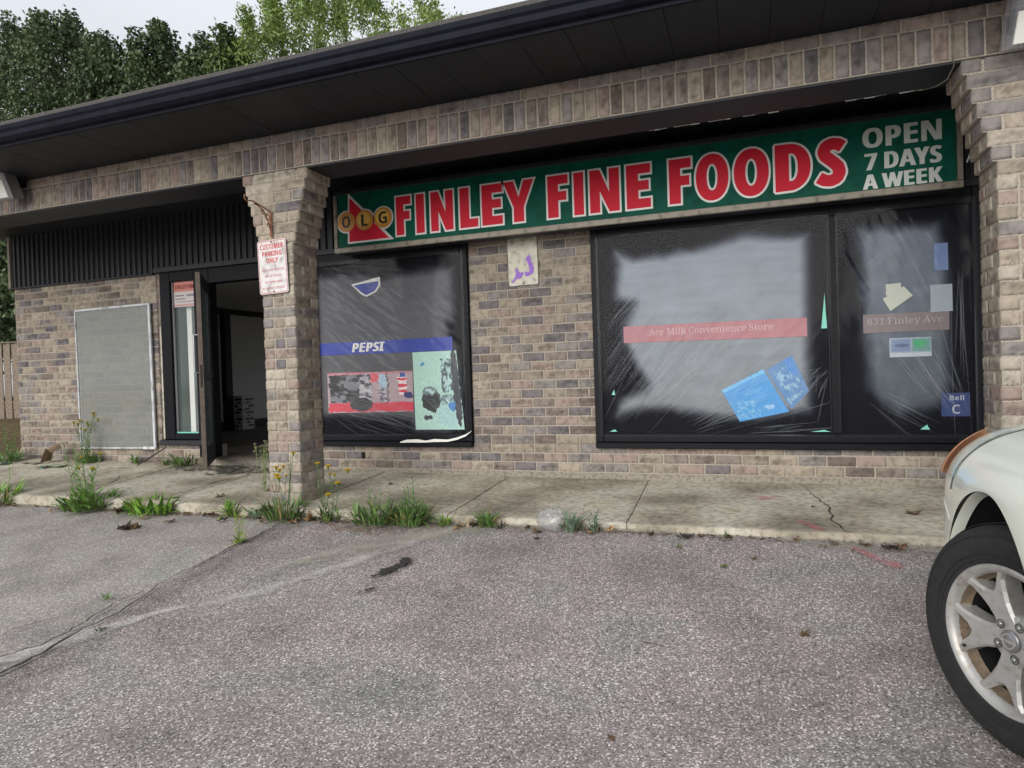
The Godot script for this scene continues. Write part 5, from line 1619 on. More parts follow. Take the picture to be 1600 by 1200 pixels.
func build_car() -> void:
	var car := base("parked_car", Vector3(1.663, -0.288, 3.666), "pale pearl white car parked nose in at the right, front wheel turned", "car")
	var fs := []
	var f := 0.92
	while f > -3.76:
		fs.append(f)
		f -= 0.024 if (f > -0.62 or (f < -2.2 and f > -3.45)) else 0.08
	var ts := []
	for i in 66: ts.append(i / 65.0 if i < 40 else i / 65.0)
	var b := MB.new()
	var arch := [Vector2(0.0, 0.405), Vector2(-2.83, 0.405)]
	var Rr := 0.465
	for side in [-1.0, 1.0]:
		var P := []
		for a in fs:
			var row := []
			for t in ts:
				var p := car_point(a, t)
				if side > 0.0: p.x = -p.x
				row.append(p)
			P.append(row)
		var N := []
		for i in P.size():
			var row := []
			for j in ts.size():
				var dx: Vector3 = P[i][mini(j + 1, ts.size() - 1)] - P[i][maxi(j - 1, 0)]
				var dy: Vector3 = P[mini(i + 1, P.size() - 1)][j] - P[maxi(i - 1, 0)][j]
				var nn := dx.cross(dy).normalized()
				if nn.dot(Vector3(side, 0.15, 0)) < 0.0: nn = -nn
				if j == ts.size() - 1: nn = Vector3(0, absf(nn.y), nn.z).normalized()
				row.append(nn)
			N.append(row)
		for i in P.size() - 1:
			for j in ts.size() - 1:
				arch_cut(b, [P[i][j], P[i][j + 1], P[i + 1][j + 1]], [N[i][j], N[i][j + 1], N[i + 1][j + 1]], arch, Rr)
				arch_cut(b, [P[i][j], P[i + 1][j + 1], P[i + 1][j]], [N[i][j], N[i + 1][j + 1], N[i + 1][j]], arch, Rr)
	for e in [0.92, fs[-1]]:
		for j in ts.size() - 1:
			var p := car_point(e, ts[j])
			var q := car_point(e, ts[j + 1])
			b.quad(p, q, q * Vector3(-1, 1, 1), p * Vector3(-1, 1, 1), Vector3(0, 0, -signf(e)))
	piece(car, "body", b.mesh(), M.car_paint)
	# rolled arch lips and the dark liners
	for side in [-1.0, 1.0]:
		for c in arch:
			var lip := []
			var lin := []
			for i in 41:
				var a := deg_to_rad(-22.0 + 224.0 * i / 40.0)
				var ff: float = c.x + cos(a) * Rr
				var y: float = c.y + sin(a) * Rr
				var xx := car_point(ff, 0.25).x
				lip.append([Vector3(xx * -side, y, -ff), Vector3((xx + 0.035) * -side, c.y + sin(a) * (Rr - 0.012), -(c.x + cos(a) * (Rr - 0.012)))])
				lin.append([Vector3((xx + 0.030) * -side, c.y + sin(a) * (Rr - 0.004), -(c.x + cos(a) * (Rr - 0.004))), Vector3(-0.50 * -side, c.y + sin(a) * Rr, -ff), Vector3(-0.48 * -side, c.y, -c.x)])
			piece(car, "arch_lip", grid_mesh(lip, side < 0.0), M.car_paint)
			piece(car, "arch_liner", grid_mesh(lin, side < 0.0), M.liner)
	bar(car, "underbody", Vector3(-0.86, 0.22, -0.45), Vector3(0.86, 0.26, 3.5), M.liner) if false else null
	# lights, seams, glass
	var hl := Node3D.new()
	put(car, hl, "headlight")
	car_patch(hl, "lens", 0.40, 0.515, 0.50, 0.76, 0.003, M.lamp_clear)
	car_patch(hl, "amber_lens", 0.517, 0.80, 0.50, 0.74, 0.022, M.amber)
	var sp := []
	for i in 13:
		var q := i / 12.0
		var a := car_point(lerpf(0.43, 0.36, q), lerpf(0.45, 0.78, q))
		sp.append(a + Vector3(-0.002, 0.002, 0))
	var sb := MB.new()
	var rr := []
	for i in sp.size(): rr.append(0.003)
	sb.tube(sp, rr, 5)
	piece(car, "panel_seam", sb.mesh(), M.seam)
	sp = []
	for i in 9:
		var q := i / 8.0
		sp.append(car_point(lerpf(0.72, 0.41, q), lerpf(0.42, 0.36, q)) + Vector3(-0.001, 0.0, 0))
	rr = []
	for i in sp.size(): rr.append(0.0025)
	sb = MB.new()
	sb.tube(sp, rr, 5)
	piece(car, "bumper_seam", sb.mesh(), M.white_plastic)
	car_patch(car, "side_glass", -1.75, -2.35, 0.66, 0.83, 0.004, M.dark_glass)
	car_patch(car, "side_glass", -2.40, -3.0, 0.66, 0.83, 0.004, M.dark_glass)
	car_patch(car, "windscreen", -1.05, -1.80, 0.86, 1.0, 0.005, M.dark_glass)
	car_patch(car, "door_handle", -2.12, -2.27, 0.515, 0.53, 0.012, M.car_paint, 6, 3)
	var mr := MB.new()
	mr.box(Vector3(-1.02, 1.16, 1.32), Vector3(0.20, 0.15, 0.11), 0.04)
	piece(car, "wing_mirror", mr.mesh(), M.car_paint)
	# wheels
	var nrm := Vector3(-cos(deg_to_rad(28.0)), 0, sin(deg_to_rad(28.0)))
	var w0 := wheel()
	put(car, w0, "wheel")
	w0.position = Vector3(0.783, 0.0, 3.666) - car.position * Vector3(1, 0, 1) - nrm * 0.098 + Vector3(0, 0.381, 0)
	w0.rotation = Vector3(0, deg_to_rad(28.0), 0)
	for q in [[-0.82, 2.83, 0.0], [0.82, 0.0, 180.0 + 28.0], [0.82, 2.83, 180.0]]:
		var w := w0.duplicate()
		put(car, w, "wheel")
		w.position = Vector3(q[0], 0.381, q[1])
		w.rotation = Vector3(0, deg_to_rad(q[2]), 0)

func wheel() -> Node3D:
	var o := Node3D.new()
	var ax := Basis(Vector3(0, 1, 0), Vector3(-1, 0, 0), Vector3(0, 0, 1))
	var pl := Basis(Vector3(0, 0, 1), Vector3(0, 1, 0), Vector3(-1, 0, 0))
	var b := MB.new()
	b.lathe([Vector2(0.232, -0.10), Vector2(0.30, -0.117), Vector2(0.350, -0.108), Vector2(0.372, -0.088), Vector2(0.3795, -0.05), Vector2(0.381, 0.0), Vector2(0.3795, 0.05), Vector2(0.372, 0.088), Vector2(0.360, 0.102), Vector2(0.335, 0.114), Vector2(0.30, 0.118), Vector2(0.262, 0.114), Vector2(0.240, 0.104)], Vector3.ZERO, ax, 72)
	for g in [-0.055, -0.02, 0.02, 0.055]:     # tread grooves read as raised ribs between
		b.lathe([Vector2(0.3815, g - 0.012), Vector2(0.384, g - 0.009), Vector2(0.384, g + 0.009), Vector2(0.3815, g + 0.012)], Vector3.ZERO, ax, 72)
	for g in [[0.345, 0.1105], [0.285, 0.1175], [0.268, 0.116]]:     # moulded rings on the sidewall
		b.lathe([Vector2(g[0] + 0.003, g[1] - 0.001), Vector2(g[0] + 0.002, g[1] + 0.0022), Vector2(g[0] - 0.002, g[1] + 0.0026), Vector2(g[0] - 0.003, g[1] - 0.0005)], Vector3.ZERO, ax, 72)
	piece(o, "tyre", b.mesh(), M.tyre)
	b = MB.new()
	b.lathe([Vector2(0.246, 0.100), Vector2(0.250, 0.112), Vector2(0.244, 0.118), Vector2(0.234, 0.116), Vector2(0.222, 0.100), Vector2(0.217, 0.086)], Vector3.ZERO, ax, 72)
	piece(o, "rim", b.mesh(), M.alloy)
	b = MB.new()
	b.lathe([Vector2(0.2175, 0.088), Vector2(0.213, 0.058), Vector2(0.205, 0.052)], Vector3.ZERO, ax, 56)
	piece(o, "rim_barrel", b.mesh(), M.brake_dust)
	b = MB.new()
	b.lathe([Vector2(0.2045, 0.0515), Vector2(0.203, 0.0), Vector2(0.20, -0.09)], Vector3.ZERO, ax, 40)
	piece(o, "inner_barrel", b.mesh(), M.liner)
	b = MB.new()
	b.lathe([Vector2(0.16, -0.03), Vector2(0.16, -0.012), Vector2(0.155, -0.008), Vector2(0.09, -0.008), Vector2(0.088, 0.02), Vector2(0.0, 0.02)], Vector3.ZERO, ax, 40)
	piece(o, "brake_disc", b.mesh(), M.dark_trim)
	b = MB.new()
	b.lathe([Vector2(0.23, -0.095), Vector2(0.0, -0.09)], Vector3.ZERO, ax, 32)
	piece(o, "back_plate", b.mesh(), M.liner)
	var half := [Vector2(0.040, 0.045), Vector2(0.040, 0.08), Vector2(0.045, 0.115), Vector2(0.056, 0.15), Vector2(0.072, 0.185), Vector2(0.090, 0.208), Vector2(0.062, 0.2205), Vector2(0.042, 0.199), Vector2(0.020, 0.173), Vector2(0.0, 0.163)]
	for k in 5:
		var pts := PackedVector2Array()
		for p in half: pts.append(p)
		for i in range(half.size() - 2, -1, -1): pts.append(Vector2(-half[i].x, half[i].y))
		var rot := deg_to_rad(26.0 + 72.0 * k)
		var q := PackedVector2Array()
		for p in pts: q.append(p.rotated(rot))
		b = MB.new()
		b.extrude(q, 0.030, 0.098, Vector3.ZERO, pl, 0.009)
		# dish the spoke: outer end stands proud of the hub
		for i in b.v.size():
			var r := Vector2(b.v[i].y, b.v[i].z).length()
			b.v[i].x += 0.012 * (1.0 - smoothstep(0.05, 0.2, r)) - 0.006 * smoothstep(0.15, 0.22, r)
		piece(o, "spoke", b.mesh(), M.alloy)
	b = MB.new()
	b.lathe([Vector2(0.088, 0.03), Vector2(0.086, 0.072), Vector2(0.078, 0.082), Vector2(0.040, 0.088), Vector2(0.0, 0.088)], Vector3.ZERO, ax, 40)
	piece(o, "hub", b.mesh(), M.alloy)
	b = MB.new()
	b.lathe([Vector2(0.036, 0.085), Vector2(0.036, 0.096), Vector2(0.031, 0.100), Vector2(0.0, 0.103)], Vector3.ZERO, ax, 32)
	piece(o, "hub_cap", b.mesh(), M.steel)
	b = MB.new()
	b.lathe([Vector2(0.0255, 0.0985), Vector2(0.0255, 0.104), Vector2(0.0205, 0.104), Vector2(0.0205, 0.0985)], Vector3.ZERO, ax, 28)
	b.box(Vector3(-0.1035, 0, 0), Vector3(0.004, 0.010, 0.062), 0.001)
	piece(o, "badge", b.mesh(), M.alloy)
	for k in 5:
		var a := deg_to_rad(62.0 + 72.0 * k)
		var c := Vector3(0, sin(a) * 0.060, cos(a) * 0.060)
		b = MB.new()
		b.lathe([Vector2(0.0155, 0.084), Vector2(0.0155, 0.0895), Vector2(0.0125, 0.0895), Vector2(0.012, 0.078), Vector2(0.0, 0.078)], c, ax, 16)
		piece(o, "lug_hole", b.mesh(), M.seam)
		b = MB.new()
		b.lathe([Vector2(0.009, 0.078), Vector2(0.009, 0.093), Vector2(0.006, 0.096), Vector2(0.0, 0.096)], c, ax, 6, false)
		piece(o, "lug_nut", b.mesh(), M.steel)
	b = MB.new()
	var va := deg_to_rad(205.0)
	b.tube([Vector3(-0.07, sin(va) * 0.205, cos(va) * 0.205), Vector3(-0.11, sin(va) * 0.193, cos(va) * 0.193)], [0.006, 0.0055], 8)
	piece(o, "valve", b.mesh(), M.ink)
	return o

# ------------------------------------------------------------------ weeds and litter
func blade(b: MB, root: Vector3, az: float, length: float, width: float, lean: float, droop: float, col: Color) -> void:
	var out := Vector3(cos(az), 0, sin(az))
	var s := Vector3(-sin(az), 0, cos(az))
	var prev := []
	var n := 4
	b.tint = col
	for i in n + 1:
		var t := float(i) / n
		var a := lean + droop * t * t
		var p := root + (out * sin(lean + droop * t * 0.55) + Vector3.UP * cos(lean + droop * t * 0.55)) * length * t
		var nn := (Vector3.UP * sin(a) - out * cos(a)).normalized()
		if nn.y < 0.0: nn = -nn
		var w := width * (0.35 + 1.3 * t if t < 0.5 else 2.0 * (1.0 - t)) * 0.5
		var row := [p - s * w, p - nn * w * 0.25, p + s * w, nn]
		if i > 0:
			for k in 2:
				b.tri(prev[k], prev[k + 1], row[k + 1], prev[3], prev[3], row[3])
				b.tri(prev[k], row[k + 1], row[k], prev[3], row[3], row[3])
		prev = row

func weed(at: Vector3, label: String, o := {}) -> void:
	var w := base(o.get("name", "weed"), at, label, o.get("category", "weed"), "weeds along the kerb and wall")
	var r2 := RandomNumberGenerator.new()
	r2.seed = int(absf(at.x) * 331.0 + absf(at.z) * 77.0) + 1
	var col: Color = o.get("color", Color(0.085, 0.165, 0.032)) * 1.35
	var rad: float = o.get("radius", 0.05)
	var b := MB.new()
	b.tinted = true
	for i in int(o.get("blades", 24) * 1.5):
		var a := r2.randf() * TAU
		var p := Vector3(cos(a), 0, sin(a)) * rad * sqrt(r2.randf())
		p.x *= o.get("stretch", 1.0)
		var c := col.lerp(col * 1.7 + Color(0.02, 0.02, 0.0), r2.randf()) if r2.randf() < 0.75 else col * 0.6
		if r2.randf() < 0.06: c = Color(0.30, 0.24, 0.10)
		blade(b, p, a + r2.randfn(0, 0.7), o.get("length", 0.14) * r2.randf_range(0.5, 1.25), o.get("width", 0.014) * r2.randf_range(0.8, 1.7), absf(r2.randfn(0.2, 0.45)) + 0.08, r2.randf_range(0.3, 1.4), c)
	var stems: int = o.get("stems", 0)
	var sb := MB.new()
	sb.tinted = true
	var heads := []
	for i in stems:
		var a := r2.randf() * TAU
		var h: float = o.get("height", 0.3) * r2.randf_range(0.65, 1.1)
		var p0 := Vector3(cos(a), 0, sin(a)) * rad * 0.5 * r2.randf()
		p0.x *= o.get("stretch", 1.0)
		var tip := p0 + Vector3(cos(a) * h * r2.randf_range(0.05, 0.30), h, sin(a) * h * r2.randf_range(0.0, 0.2))
		var mid := p0.lerp(tip, 0.5) + Vector3(r2.randfn(0, 0.012), 0, r2.randfn(0, 0.012))
		sb.tint = col * 1.2
		sb.tube([p0, mid, tip], [0.0035, 0.0028, 0.0018], 5)
		heads.append(tip)
		var nl: int = int(o.get("stem_leaves", 8) * 1.5)
		for k in nl:
			var t := (k + 0.5) / nl
			var q := p0.lerp(mid, t * 2.0) if t < 0.5 else mid.lerp(tip, t * 2.0 - 1.0)
			blade(b, q, k * 2.4 + r2.randfn(0, 0.3), o.get("leaf", 0.09) * (1.25 - 0.8 * t) * r2.randf_range(0.7, 1.2), o.get("leaf_width", 0.016) * (1.2 - 0.6 * t), r2.randf_range(0.5, 1.1), r2.randf_range(0.2, 0.9), col.lerp(col * 1.6, r2.randf()))
		for k in int(o.get("branches", 0)):
			var q := mid.lerp(tip, r2.randf_range(0.1, 0.8))
			var e := q + Vector3(r2.randfn(0, 0.05), r2.randf_range(0.04, 0.11), r2.randfn(0, 0.05))
			sb.tube([q, q.lerp(e, 0.5) + Vector3(0, -0.006, 0), e], [0.0018, 0.0015, 0.0012], 4)
			heads.append(e)
	if int(o.get("blades", 24)) > 20:
		for i in 5:
			var a := r2.randf() * TAU
			var p := Vector3(cos(a), 0, sin(a)) * rad * 0.8
			sb.tint = Color(0.28, 0.21, 0.12) * r2.randf_range(0.6, 1.2)
			var e := p + Vector3(cos(a) * 0.10, r2.randf_range(0.08, 0.22), sin(a) * 0.06)
			sb.tube([p, p.lerp(e, 0.5) + Vector3(r2.randfn(0, 0.01), 0.01, 0), e], [0.0025, 0.002, 0.0012], 4)
	if b.v.size(): tag(piece(w, "leaves", b.mesh(), M.weed), "", "", "", "stuff")
	if sb.v.size(): tag(piece(w, "stems", sb.mesh(), M.weed), "", "", "", "stuff")
	var fl: int = o.get("flowers", 0)
	for i in mini(fl, heads.size()):
		var fb := MB.new()
		fb.tinted = true
		var h: Vector3 = heads[i]
		var fr: float = o.get("flower_size", 0.026) * r2.randf_range(0.75, 1.2)
		var fc: Color = o.get("flower", Color(0.86, 0.62, 0.03))
		for ring in 2:
			for k in 9:
				fb.tint = fc if ring == 0 else fc * 0.85
				var a := TAU * k / 9.0 + ring * 0.35
				var d := Vector3(cos(a), 0.35 + ring * 0.5, sin(a)).normalized()
				var s := Vector3(-sin(a), 0, cos(a)) * fr * 0.30
				fb.tri(h, h + d * fr + s, h + d * fr - s, Vector3.UP, Vector3.UP, Vector3.UP)
		fb.tint = Color(0.10, 0.16, 0.04)
		fb.tube([h - Vector3(0, fr * 0.7, 0), h + Vector3(0, fr * 0.1, 0)], [fr * 0.22, fr * 0.36], 6)
		piece(w, "flower", fb.mesh(), M.weed)

func on_lot(x: float, z: float) -> Vector3: return Vector3(x, lot_y(x, z) + 0.004, z)
func on_walk(x: float, z: float) -> Vector3: return Vector3(x, walk_y(x, z) + 0.002, z)

func build_weeds() -> void:
	var bright := Color(0.105, 0.205, 0.030)
	var deep := Color(0.055, 0.105, 0.028)
	var grey := Color(0.11, 0.16, 0.11)
	weed(on_lot(-7.25, 1.68), "bright grassy tuft at the kerb, furthest left", {"blades": 90, "length": 0.24, "width": 0.020, "radius": 0.16, "color": bright, "stems": 2, "height": 0.45, "stem_leaves": 3})
	weed(on_lot(-5.98, 1.69), "tall leafy weed with yellow flowers at the kerb before the framed panel", {"blades": 110, "length": 0.22, "width": 0.026, "radius": 0.20, "color": Color(0.085, 0.165, 0.035), "stems": 9, "height": 0.60, "stem_leaves": 12, "leaf": 0.12, "leaf_width": 0.016, "flowers": 4, "branches": 1})
	weed(on_lot(-5.16, 1.69), "broad low leafy weed at the kerb before the open door", {"blades": 120, "length": 0.17, "width": 0.024, "radius": 0.17, "stretch": 1.3, "color": bright})
	weed(on_lot(-4.28, 1.68), "small bright weed at the kerb just left of the brick column", {"blades": 26, "length": 0.15, "width": 0.018, "radius": 0.05, "color": bright, "stems": 3, "height": 0.17, "stem_leaves": 7, "leaf": 0.08})
	weed(on_lot(-4.02, 1.67), "flat grey green rosette at the foot of the brick column", {"blades": 16, "length": 0.15, "width": 0.026, "radius": 0.04, "color": grey})
	weed(on_lot(-3.63, 2.30), "spindly yellow green weed growing in the asphalt crack", {"blades": 14, "length": 0.07, "width": 0.012, "radius": 0.04, "color": Color(0.15, 0.21, 0.04), "stems": 3, "height": 0.30, "stem_leaves": 10, "leaf": 0.06, "leaf_width": 0.012, "branches": 1})
	weed(on_lot(-3.70, 1.69), "large dark tuft with yellow flowers in front of the brick column", {"blades": 120, "length": 0.20, "width": 0.015, "radius": 0.14, "color": deep, "stems": 7, "height": 0.52, "stem_leaves": 4, "leaf": 0.07, "leaf_width": 0.008, "branches": 2, "flowers": 7})
	weed(on_lot(-3.24, 1.70), "upright flowering weed right of the brick column", {"blades": 36, "length": 0.13, "width": 0.012, "radius": 0.08, "color": deep, "stems": 6, "height": 0.42, "stem_leaves": 9, "leaf": 0.07, "leaf_width": 0.010, "branches": 2, "flowers": 8})
	weed(on_lot(-2.80, 1.71), "long grassy clump at the kerb below the smaller window, left half", {"blades": 110, "length": 0.19, "width": 0.014, "radius": 0.15, "stretch": 1.3, "color": deep * 1.15, "stems": 5, "height": 0.30, "stem_leaves": 7, "leaf": 0.09})
	weed(on_lot(-2.50, 1.71), "dense clump with arching blades at the kerb, right half beside the dusty patch", {"blades": 120, "length": 0.20, "width": 0.015, "radius": 0.13, "color": deep * 1.15, "stems": 6, "height": 0.34, "stem_leaves": 8, "leaf": 0.10})
	weed(on_lot(-2.22, 1.71), "small tuft at the kerb beside curled dry leaves", {"blades": 24, "length": 0.11, "width": 0.012, "radius": 0.05, "color": bright * 0.8})
	weed(on_lot(-1.87, 1.71), "small upright tuft at the kerb below the brick pier", {"blades": 26, "length": 0.16, "width": 0.016, "radius": 0.05, "color": deep * 1.3, "stems": 2, "height": 0.15, "stem_leaves": 5})
	weed(on_lot(-1.22, 1.73), "grey green weed at the kerb beside the crumpled clear bag", {"blades": 30, "length": 0.15, "width": 0.017, "radius": 0.05, "color": grey, "stems": 3, "height": 0.18, "stem_leaves": 6})
	weed(on_lot(-1.06, 1.73), "slim leafy weed at the kerb, furthest right", {"blades": 14, "length": 0.08, "width": 0.012, "radius": 0.04, "color": grey * 0.85, "stems": 4, "height": 0.17, "stem_leaves": 9, "leaf": 0.05})
	weed(on_lot(-3.71, 3.33), "tiny sprig growing in the paler paving near the crack", {"blades": 12, "length": 0.05, "width": 0.008, "radius": 0.02, "color": Color(0.10, 0.16, 0.06)})
	weed(on_walk(-9.25, 0.25), "weedy tuft at the far left corner of the brick wall", {"blades": 60, "length": 0.22, "width": 0.014, "radius": 0.14, "color": deep * 1.3, "stems": 6, "height": 0.5, "stem_leaves": 6})
	weed(on_walk(-7.95, 0.16), "flowering weed against the wall below the framed panel", {"blades": 50, "length": 0.18, "width": 0.014, "radius": 0.10, "color": deep * 1.2, "stems": 8, "height": 0.60, "stem_leaves": 8, "flowers": 12, "branches": 1, "flower": Color(0.80, 0.66, 0.20), "flower_size": 0.030})
	weed(on_walk(-7.20, 0.10), "small dark flattened weed at the wall under the right of the framed panel", {"blades": 14, "length": 0.14, "width": 0.020, "radius": 0.03, "color": deep * 0.9})
	weed(on_walk(-6.70, 0.12), "small weed at the wall where the black strip rests", {"blades": 14, "length": 0.12, "width": 0.016, "radius": 0.03, "color": deep})
	weed(on_walk(-6.42, 0.13), "spreading dark weed under the narrow side window", {"blades": 34, "length": 0.20, "width": 0.018, "radius": 0.12, "color": deep})
	weed(on_walk(-4.40, 1.10), "dry seed headed plant between the doorway and the brick column", {"blades": 4, "length": 0.06, "radius": 0.02, "color": Color(0.14, 0.18, 0.07), "stems": 7, "height": 0.46, "stem_leaves": 2, "leaf": 0.04, "branches": 3, "flowers": 24, "flower": Color(0.62, 0.56, 0.42), "flower_size": 0.020})
	for q in [[1.18, 1.62, "sprout"], ]: pass

func dry_leaf(at: Vector3, size: float, label: String, sd: int, col: Color, curl := 1.0) -> void:
	var o := base("dry_leaf", at, label, "leaf", "dry leaves on the ground")
	var r2 := RandomNumberGenerator.new()
	r2.seed = sd
	var b := MB.new()
	b.tinted = true
	var n := 14
	var ring := []
	var turn := r2.randf() * TAU
	for k in n:
		var a := TAU * k / n
		var l := size * (0.42 + 0.16 * (1.0 if k % 3 == 0 else (-0.5 if k % 3 == 1 else 0.1))) * (1.0 + 0.35 * cos(a))
		var p := Vector2(cos(a + turn), sin(a + turn)) * l
		ring.append(Vector3(p.x, 0, p.y))
	var ax := Vector2.from_angle(turn + r2.randfn(0, 0.5))
	var lift := func(p: Vector3, k: float) -> Vector3:
		var d := Vector2(p.x, p.z).dot(Vector2(-ax.y, ax.x)) / size
		return Vector3(p.x * (1.0 - 0.25 * curl), 0.004 + size * curl * (0.9 * d * d + 0.10 * sin(k * 2.2 + sd)) + 0.002, p.z * (1.0 - 0.15 * curl))
	var st: Vector3 = lift.call(Vector3.ZERO, 0.0)
	for k in n:
		b.tint = col * r2.randf_range(0.75, 1.2)
		var p0: Vector3 = lift.call(ring[k], k)
		var p1: Vector3 = lift.call(ring[(k + 1) % n], (k + 1) % n)
		var m0: Vector3 = lift.call(ring[k] * 0.5, k * 0.5)
		var m1: Vector3 = lift.call(ring[(k + 1) % n] * 0.5, ((k + 1) % n) * 0.5)
		b.flat(st, m0, m1, Vector3.UP)
		b.flat(m0, p0, p1, Vector3.UP)
		b.flat(m0, p1, m1, Vector3.UP)
	piece(o, "blade", b.mesh(), M.dead)

func build_litter() -> void:
	var brown := Color(0.12, 0.075, 0.038)
	var tan := Color(0.36, 0.22, 0.11)
	var dark := Color(0.045, 0.034, 0.022)
	for q in [[-4.94, 2.15, 0.17, dark, "large curled dark dry leaf on the paler paving, left", 1.3], [-4.89, 2.12, 0.12, Color(0.16, 0.12, 0.05), "olive dry leaf lying against the large dark one", 1.2], [-4.72, 1.92, 0.10, Color(0.16, 0.13, 0.06), "flat olive dry leaf right of the large dark leaf", 0.5], [-3.34, 3.66, 0.07, Color(0.06, 0.06, 0.025), "moss coloured leaf lying on the faded line", 0.8],
		[-5.52, 1.74, 0.16, Color(0.075, 0.035, 0.025), "dark red brown leaf standing between the two kerb weeds", 1.6], [-3.42, 1.70, 0.14, tan, "curled tan leaf at the kerb right of the column tuft", 1.4], [-2.03, 1.74, 0.13, Color(0.30, 0.23, 0.13), "pale curled leaf beside the small tuft", 1.4], [-2.08, 1.80, 0.10, tan, "orange brown leaf on the dusty patch", 0.8], [-1.97, 1.70, 0.11, dark, "black curled leaf at the kerb right of the small tuft", 1.4], [-1.42, 1.92, 0.055, dark, "small dark leaf on the asphalt below the clear bag", 1.0], [-0.46, 1.95, 0.045, Color(0.10, 0.12, 0.04), "small green brown leaf on the asphalt below the slab joint", 0.8], [-0.01, 2.07, 0.05, brown, "small brown leaf on the asphalt right of the green one", 0.8], [0.20, 2.97, 0.065, brown, "brown leaf alone on the asphalt left of the car wheel", 1.2], [-0.18, 2.22, 0.06, Color(0.12, 0.15, 0.05), "green leaf scrap on the asphalt in the middle", 0.7],
		[-0.66, 1.74, 0.07, dark, "black leaf at the kerb below the open slab joint", 1.2], [-0.34, 1.72, 0.06, brown, "brown leaf at the kerb left of the green clump", 1.0], [-0.16, 1.72, 0.075, Color(0.07, 0.09, 0.035), "dark green leaf clump at the kerb", 1.2], [0.83, 1.75, 0.09, Color(0.16, 0.07, 0.03), "reddish leaf at the kerb beside the car", 1.2], [-0.50, 3.93, 0.04, brown, "small brown leaf near the bottom of the view", 0.8], [-1.75, 1.74, 0.10, dark, "dark leaf right of the tuft below the brick pier", 1.3], [-1.55, 1.72, 0.07, dark, "black leaf scrap at the kerb left of the clear bag", 1.2]]:
		dry_leaf(on_lot(q[0], q[1]), q[2], q[4], int(q[0] * 131.0 + q[1] * 17.0) & 1023, q[3], q[5])
	dry_leaf(on_walk(-4.66, 1.38), 0.10, "dry leaf on the sidewalk slab left of the column", 91, Color(0.16, 0.13, 0.09), 0.8)
	dry_leaf(on_walk(1.03, 1.02), 0.12, "flat brown leaf on the sidewalk beside the car", 92, brown, 0.7)
	dry_leaf(on_walk(-3.30, 0.62), 0.06, "small dark leaf on the sidewalk below the smaller window", 93, dark, 0.8)
	dry_leaf(on_walk(0.41, 0.93), 0.045, "small dark scrap on the sidewalk by the irregular crack", 94, dark, 0.6)
	for i in 74:
		var x := rng.randf_range(-7.4, -1.0) if i < 62 else rng.randf_range(-1.0, 1.2)
		var z := 1.69 + absf(rng.randfn(0.0, 0.07))
		dry_leaf(on_lot(x, z) + Vector3(0, 0.004, 0), rng.randf_range(0.04, 0.095), "small dry leaf scrap caught along the kerb", i + 200, [brown, tan, dark, Color(0.30, 0.2, 0.12)][rng.randi() % 4], rng.randf_range(0.4, 1.3))
	# dead needles and crumbs
	var nb := MB.new()
	nb.tinted = true
	for i in 500:
		var x := rng.randfn(-2.85, 0.22)
		var z := 1.86 + rng.randfn(0.0, 0.07)
		nb.tint = Color(0.34, 0.17, 0.09) * rng.randf_range(0.6, 1.2)
		blade(nb, on_lot(x, z), rng.randf() * TAU, rng.randf_range(0.02, 0.05), 0.004, 1.4, 0.15, nb.tint)
	var nd := base("leaf_debris", Vector3.ZERO, "rust coloured drift of dead leaf crumbs below the long grassy clump", "leaf litter", "", "stuff")
	piece(nd, "crumbs", nb.mesh(), M.dead)
	nb = MB.new()
	nb.tinted = true
	for i in 1500:
		var x := rng.randf_range(-7.4, -1.5) if i < 1150 else rng.randf_range(-1.5, 1.3)
		var z := 1.665 + absf(rng.randfn(0.0, 0.05))
		nb.tint = [Color(0.20, 0.12, 0.06), Color(0.12, 0.08, 0.05), Color(0.30, 0.20, 0.12), Color(0.07, 0.055, 0.04)][rng.randi() % 4] * rng.randf_range(0.7, 1.3)
		blade(nb, on_lot(x, z), rng.randf() * TAU, rng.randf_range(0.012, 0.045), rng.randf_range(0.006, 0.018), rng.randf_range(1.0, 1.45), 0.4, nb.tint)
	nd = base("leaf_debris", Vector3.ZERO, "brown crumbs of dead leaves collected along the foot of the kerb", "leaf litter", "", "stuff")
	piece(nd, "crumbs", nb.mesh(), M.dead)
	# twig on the asphalt
	var tw := base("twig", on_lot(-0.45, 3.2), "thin broken twig on the asphalt", "twig")
	var t := MB.new()
	t.tube([Vector3(-0.05, 0.006, -0.02), Vector3(0.0, 0.01, 0.0), Vector3(0.05, 0.006, 0.012)], [0.002, 0.0025, 0.0015], 5)
	piece(tw, "stick", t.mesh(), M.bark)
	# crumpled clear bag at the kerb
	var bag := base("plastic_bag", on_lot(-1.36, 1.735), "crumpled clear plastic bag at the kerb", "plastic bag")
	var nz := FastNoiseLite.new()
	nz.frequency = 9.0
	var P := []
	for i in 15:
		var row := []
		for j in 25:
			var th := PI * i / 14.0
			var ph := TAU * j / 24.0
			var d := Vector3(sin(th) * cos(ph), cos(th), sin(th) * sin(ph))
			var r := 0.088 * (1.0 + 0.55 * nz.get_noise_3d(d.x * 0.12, d.y * 0.12, d.z * 0.12)) + 0.022 * absf(nz.get_noise_3d(d.x * 0.35, d.y * 0.35, d.z * 0.35))
			row.append(Vector3(d.x * r * 1.05, 0.075 + d.y * r * 0.9, d.z * r * 0.8))
		P.append(row)
	piece(bag, "film", grid_mesh(P), M.clear_plastic)
	# rubbish by the left wall
	var cb := base("cardboard_flap", on_walk(-8.45, 0.22), "bent brown cardboard flap by the left wall", "cardboard")
	P = []
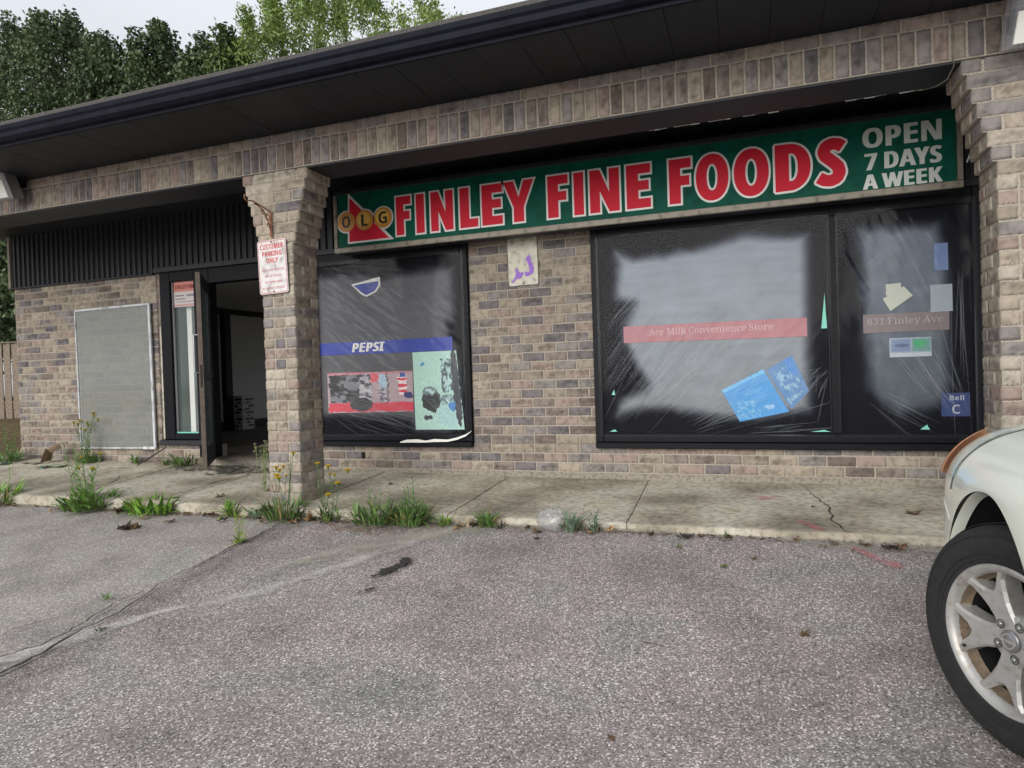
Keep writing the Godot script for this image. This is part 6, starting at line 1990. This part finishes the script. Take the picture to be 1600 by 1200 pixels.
	for i in 5:
		var row := []
		for j in 9:
			var u := j / 8.0
			row.append(Vector3(-0.20 + 0.34 * u + 0.05 * i / 4.0, 0.01 + 0.24 * sin(u * 2.3) * (1.0 - 0.25 * i / 4.0), 0.18 * i / 4.0 - 0.1 + 0.1 * u))
		P.append(row)
	piece(cb, "sheet", grid_mesh(P), M.card)
	for q in [[-8.2, 0.42, 0.34, 0.16, Color(0.64, 0.66, 0.56), "pale flattened carton on the sidewalk below the framed panel", 0.2], [-8.75, 0.30, 0.30, 0.14, Color(0.64, 0.61, 0.54), "flat beige board lying by the left wall", -0.1], [-9.15, 0.42, 0.22, 0.12, Color(0.24, 0.32, 0.36), "blue grey crushed packet at the far left", 0.4], [-8.28, 0.52, 0.16, 0.06, Color(0.42, 0.60, 0.56), "mint coloured scrap at the front of the rubbish", 0.05], [-9.35, 0.55, 0.2, 0.10, Color(0.10, 0.11, 0.12), "black crushed wrapper at the far left", -0.3]]:
		var sc := base("flat_rubbish", on_walk(q[0], q[1]) + Vector3(0, 0.012, 0), q[5], "rubbish", "", "", q[6])
		P = []
		for i in 5:
			var row := []
			for j in 7:
				row.append(Vector3((j / 6.0 - 0.5) * q[2], 0.012 * sin(j * 1.3 + q[0]) + 0.02 * absf(j / 6.0 - 0.5), (i / 4.0 - 0.5) * q[3]))
			P.append(row)
		piece(sc, "sheet", grid_mesh(P), mat(q[4], 0.8))
	var stp := base("black_strip", on_walk(-6.95, 0.20), "torn black strip leaning from the sill to the sidewalk", "strip")
	t = MB.new()
	t.tube([Vector3(-0.05, 0.01, 0.05), Vector3(0.12, 0.10, 0.02), Vector3(0.30, 0.22, -0.06)], [0.008, 0.012, 0.009], 5)
	piece(stp, "strip", t.mesh(), M.ink)
	var ca := base("fallen_cord", on_walk(-7.2, 0.28), "thin white cord lying along the foot of the left wall", "cord")
	t = MB.new()
	t.tube([Vector3(-0.45, 0.004, 0.1), Vector3(-0.1, 0.004, 0.06), Vector3(0.2, 0.004, 0.0), Vector3(0.42, 0.006, -0.08)], [0.002, 0.0025, 0.0025, 0.002], 5)
	piece(ca, "cord", t.mesh(), M.yellowed)
